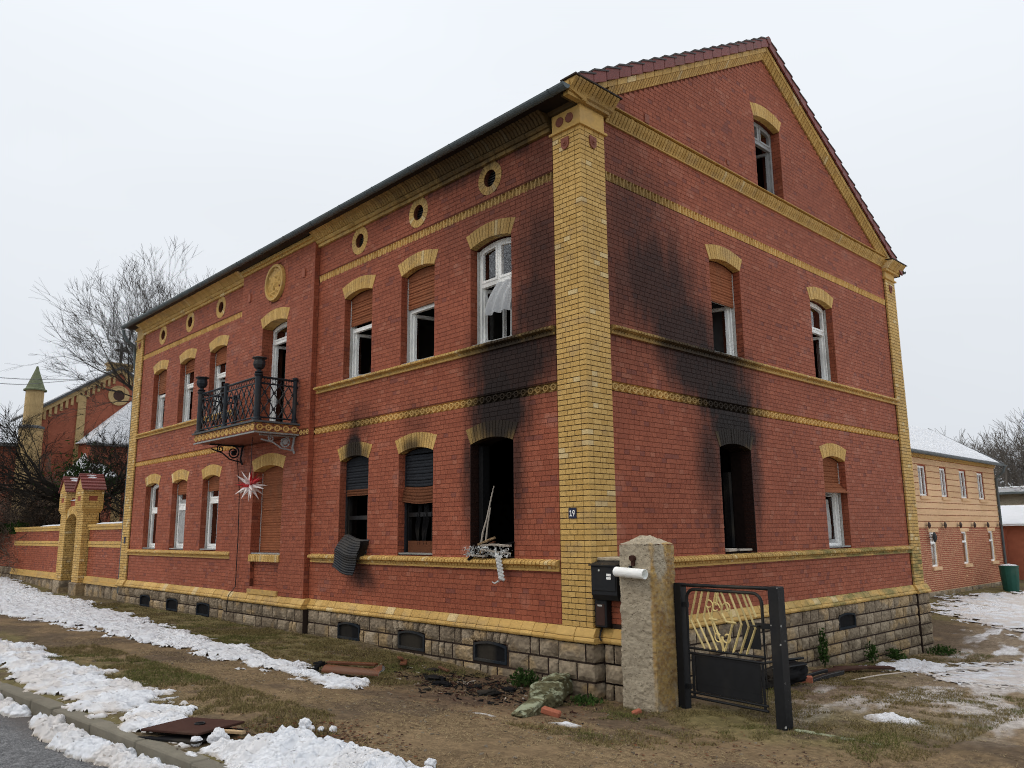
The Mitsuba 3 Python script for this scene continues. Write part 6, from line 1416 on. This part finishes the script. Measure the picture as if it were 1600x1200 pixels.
m = sheet(lambda U, V: np.stack([-3.35 + .33 * U * np.cos(6.2832 * V), 30.6 + .33 * U * np.sin(6.2832 * V), -1.595 + .07 * np.sqrt(np.clip(1 - U, 0, 1))], -1), 8, 24); ent(f'{rb}__snow_cap', m, 'snow_mat', None, uv=np.tile([.5, .05], (len(m[0]), 1)), smooth=True)
sd_ = thing('shed', 'low brick shed with a snowy lean-to roof at the right edge behind the rear house', 'shed')
ent(f'{sd_}__wall', box(-12, -1, 38, 38.3, -3, .05), 'stone_mat', CHR, tone=.9); ent(f'{sd_}__wall', box(-1.3, -1, 38.3, 43, -3, .5), 'stone_mat', CHR, tone=.9)
ent(f'{sd_}__pier', box(-6.25, -5.35, 37.6, 38, -3, -.1), 'brick_mat', CHR, tone=.0)
pt(f'{sd_}__door', box(-7.2, -6.3, 37.97, 38.0, -2.8, -.3), 'char')
m = hull([(x, y, z) for x in (-12, -.8) for y, z in ((37.7, .05), (43, 1.1), (43, 1.2), (37.7, .16))]); ent(f'{sd_}__roof_snow', m, 'snow_mat', None, uv=np.tile([.5, .1], (len(m[0]), 1)))
bn = thing('barn', 'pale rendered barn wall with a snowy eave above the brick shed', 'barn')
ent(f'{bn}__wall', box(-16, 2, 46, 54, -3, 2.0), 'stone_mat', RCO, tone=.3); m = hull([(x, y, z) for x in (-16.5, 2.4) for y, z in ((45.6, 2.0), (50, 2.3), (50, 2.55), (45.6, 2.3))]); ent(f'{bn}__roof_snow', m, 'snow_mat', None, uv=np.tile([.5, .1], (len(m[0]), 1)))
pt(f'{bn}__gutter', box(-16.5, 2.4, 45.45, 45.62, 1.9, 2.03), 'pipe')

# ================================================================== bare trees
def barkcol(p, n, uv): return mix((.065, .057, .048), dr.select(uv.x > 1, mi.Color3f(.22, .165, .13), mi.Color3f(.185, .168, .15)), dr.clip(.7 * fbm(p.x * 3, p.y * 3, p.z * 1.2, 3) + .3 * uv.y, 0, 1)) * dr.clip(.25 + 1.5 * uv.y, 0, 1)
scene['bark_mat'] = {'type': 'twosided', 'b': {'type': 'diffuse', 'reflectance': proc(barkcol)}}
def tree_mesh(base, trunk, dirs, seed, levels, L0, r0, spread_, ratio=.74, kids=(3, 4), up=.25, rmin=.006, limit=26000):
    q = np.random.default_rng(seed); segs = []; trunkseg = []
    p = np.array(base, float); prev = p.copy(); rr = r0
    for k, (dx, dy, dz) in enumerate(trunk):
        nx = prev + np.array([dx, dy, dz]); trunkseg.append((prev, nx, rr, rr * .86)); rr *= .86; prev = nx
    todo = [(prev, np.array(d, float) / np.linalg.norm(d), L0 * q.uniform(.85, 1.15), rr * .62, 0) for d in dirs]
    while todo and len(segs) < limit:
        p0, d, L, r, lv = todo.pop(0)
        n = 3 if lv < 3 else 2; pp = p0
        for k in range(n):
            d = d + q.normal(0, .13, 3) + np.array([0, 0, up * .12]); d /= np.linalg.norm(d)
            pn = pp + d * L / n; r1 = max(rmin * .6, r * .84)
            segs.append((pp, pn, r, r1)); r = r1; pp = pn
            if lv < levels and (k < n - 1) and q.random() < .75:
                a = q.normal(0, 1, 3); a -= d * (a @ d); a /= np.linalg.norm(a)
                nd = d * q.uniform(.5, .9) + a * spread_ * q.uniform(.7, 1.3) + np.array([0, 0, up]); todo.append((pp, nd / np.linalg.norm(nd), L * ratio * q.uniform(.6, .95), max(rmin, r * .55), lv + 1))
        if lv < levels:
            for _ in range(q.integers(*kids)):
                a = q.normal(0, 1, 3); a -= d * (a @ d); a /= np.linalg.norm(a)
                nd = d + a * spread_ * q.uniform(.5, 1.2) + np.array([0, 0, up * .5]); todo.append((pp, nd / np.linalg.norm(nd), L * ratio * q.uniform(.75, 1.1), max(rmin, r * .72), lv + 1))
    def build(S_, n):
        A = np.array([s[0] for s in S_]); B_ = np.array([s[1] for s in S_]); ra = np.array([s[2] for s in S_]); rb_ = np.array([s[3] for s in S_])
        t = B_ - A; t /= np.linalg.norm(t, axis=1, keepdims=True) + 1e-9
        u = np.cross(t, np.where(np.abs(t[:, 2:]) < .9, [[0, 0, 1.0]], [[1.0, 0, 0]])); u /= np.linalg.norm(u, axis=1, keepdims=True); w = np.cross(t, u)
        an = np.arange(n) * 2 * np.pi / n; ringv = np.cos(an)[None, :, None] * u[:, None] + np.sin(an)[None, :, None] * w[:, None]
        v = np.concatenate([A[:, None] + ra[:, None, None] * ringv, B_[:, None] + rb_[:, None, None] * ringv], 1)
        f = []
        for j in range(n): f += [[j, (j + 1) % n, n + (j + 1) % n], [j, n + (j + 1) % n, n + j]]
        return v.reshape(-1, 3), (np.array(f)[None] + 2 * n * np.arange(len(S_))[:, None, None]).reshape(-1, 3)
    return build(trunkseg, 10), build(segs, 4 if len(segs) < 9000 else 3)
def tree(name, label, *a, group=None, dark=.5, **k):
    t = thing(name, label, 'tree', group); A_, B_ = tree_mesh(*a, **k)
    ent(f'{t}__trunk', A_, 'bark_mat', 0, tone=dark * .7); ent(f'{t}__branches', B_, 'bark_mat', 0, tone=dark); return t
fan = lambda n, el, seed, a0=0, a1=6.283: [(math.cos(a) * math.cos(e), math.sin(a) * math.cos(e), math.sin(e)) for a, e in zip(np.linspace(a0, a1, n, endpoint=False) + np.random.default_rng(seed).normal(0, .2, n), np.random.default_rng(seed + 1).normal(el, .15, n))]
tree('bare_tree', 'tall bare spreading tree rising behind the left end of the house roof', (-32.0, 6.3, -2), [(0, 0, 2.6), (.05, .1, 2.3), (0, .05, 2.0)], fan(9, 1.0, 3) + [(0, .1, 1), (.1, .35, 1), (0, -.85, .62), (0, .75, .8)], 25, 6, 2.75, .26, .48, ratio=.74, up=.18, rmin=.006, limit=42000, dark=.25)
t2 = tree('gnarled_tree', 'low dark gnarled tree with ivy, leaning over the garden wall in front of the church', (-31.2, 1.2, -1.9), [(.05, .12, 1.2), (.1, .25, 1.1), (.1, .35, .9)], fan(8, .30, 13) + [(0, -1, .1), (0, -.8, .4), (.2, .9, .4)], 15, 6, 1.85, .30, .75, ratio=.74, up=.08, rmin=.007, dark=.05)
q = np.random.default_rng(8); ms = []
for _ in range(2600):
    c = np.array([-30.6, 2.15, 2.4]) + q.normal(0, 1, 3) * [.5, .55, .5]; s_ = q.uniform(.05, .11); u1, u2 = q.normal(0, 1, 3), q.normal(0, 1, 3); u1 /= np.linalg.norm(u1); u2 /= np.linalg.norm(u2)
    ms.append((np.array([c - u1 * s_, c + u2 * s_ * .5, c + u1 * s_, c - u2 * s_ * .5]), np.array([[0, 1, 2], [0, 2, 3]])))
m = cat(ms); ent(f'{t2}__ivy', m, 'leaf_mat', uv=np.stack([np.full(len(m[0]), .5), np.repeat(q.random(2600) * .45, 4)], 1))
q = np.random.default_rng(18)
for k, (x, y, hh, lab) in enumerate([(-34.2, .75, 4.4, 'dense brown twiggy bush at the left edge behind the old wall'), (-35.8, 1.0, 4.2, 'dense brown twiggy bush left of the dark gnarled trunk')]):
    t = thing('bush', lab, 'bush'); A_, B_ = tree_mesh((x, y, -1.9), [(0, 0, .5)], fan(14, .8, 40 + k), 44 + k, 5, hh * .36, .06, .7, ratio=.72, up=.15, rmin=.008)
    ent(f'{t}__stem', A_, 'bark_mat', 1, tone=.5); ent(f'{t}__branches', B_, 'bark_mat', 1, tone=.8)
for k, (az, dist, h_, lab) in enumerate([(106.0, 66, 2.5, 'bare tree leftmost in the group behind the rear house roof'), (104.5, 60, 2.5, 'bare tree in the middle of the group behind the rear house'), (103.0, 66, 2.5, 'bare tree at the right edge of the photo behind the barn')]):
    x, y = 7.38 + dist * math.cos(math.radians(az)), -8.49 + dist * math.sin(math.radians(az))
    tree('bare_tree', lab, (x, y, -2.8), [(0, 0, 1.6), (.1, 0, 1.3)], fan(9, .75, 60 + k) + [(0, 0, 1)], 70 + k, 6, h_, .34, .62, ratio=.76, up=.12, rmin=.011, limit=22000, dark=.55, group='bare trees behind the rear house')
# overhead wire and the tip of a street lamp at the left edge
dirp = lambda az, el, d: CAM + d * np.array([math.cos(math.radians(az)) * math.cos(math.radians(el)), math.sin(math.radians(az)) * math.cos(math.radians(el)), math.sin(math.radians(el))])
pt('overhead_wire', cat([tube([(-30, -4.5, 6.2 + dz), (-38, .9, 7.75 + dz), (-44.8, 5.6, 9.3)], .016, 5) for dz in (0, -.28)]), 'slate', label='thin pair of wires running up to the church roof', category='wire')
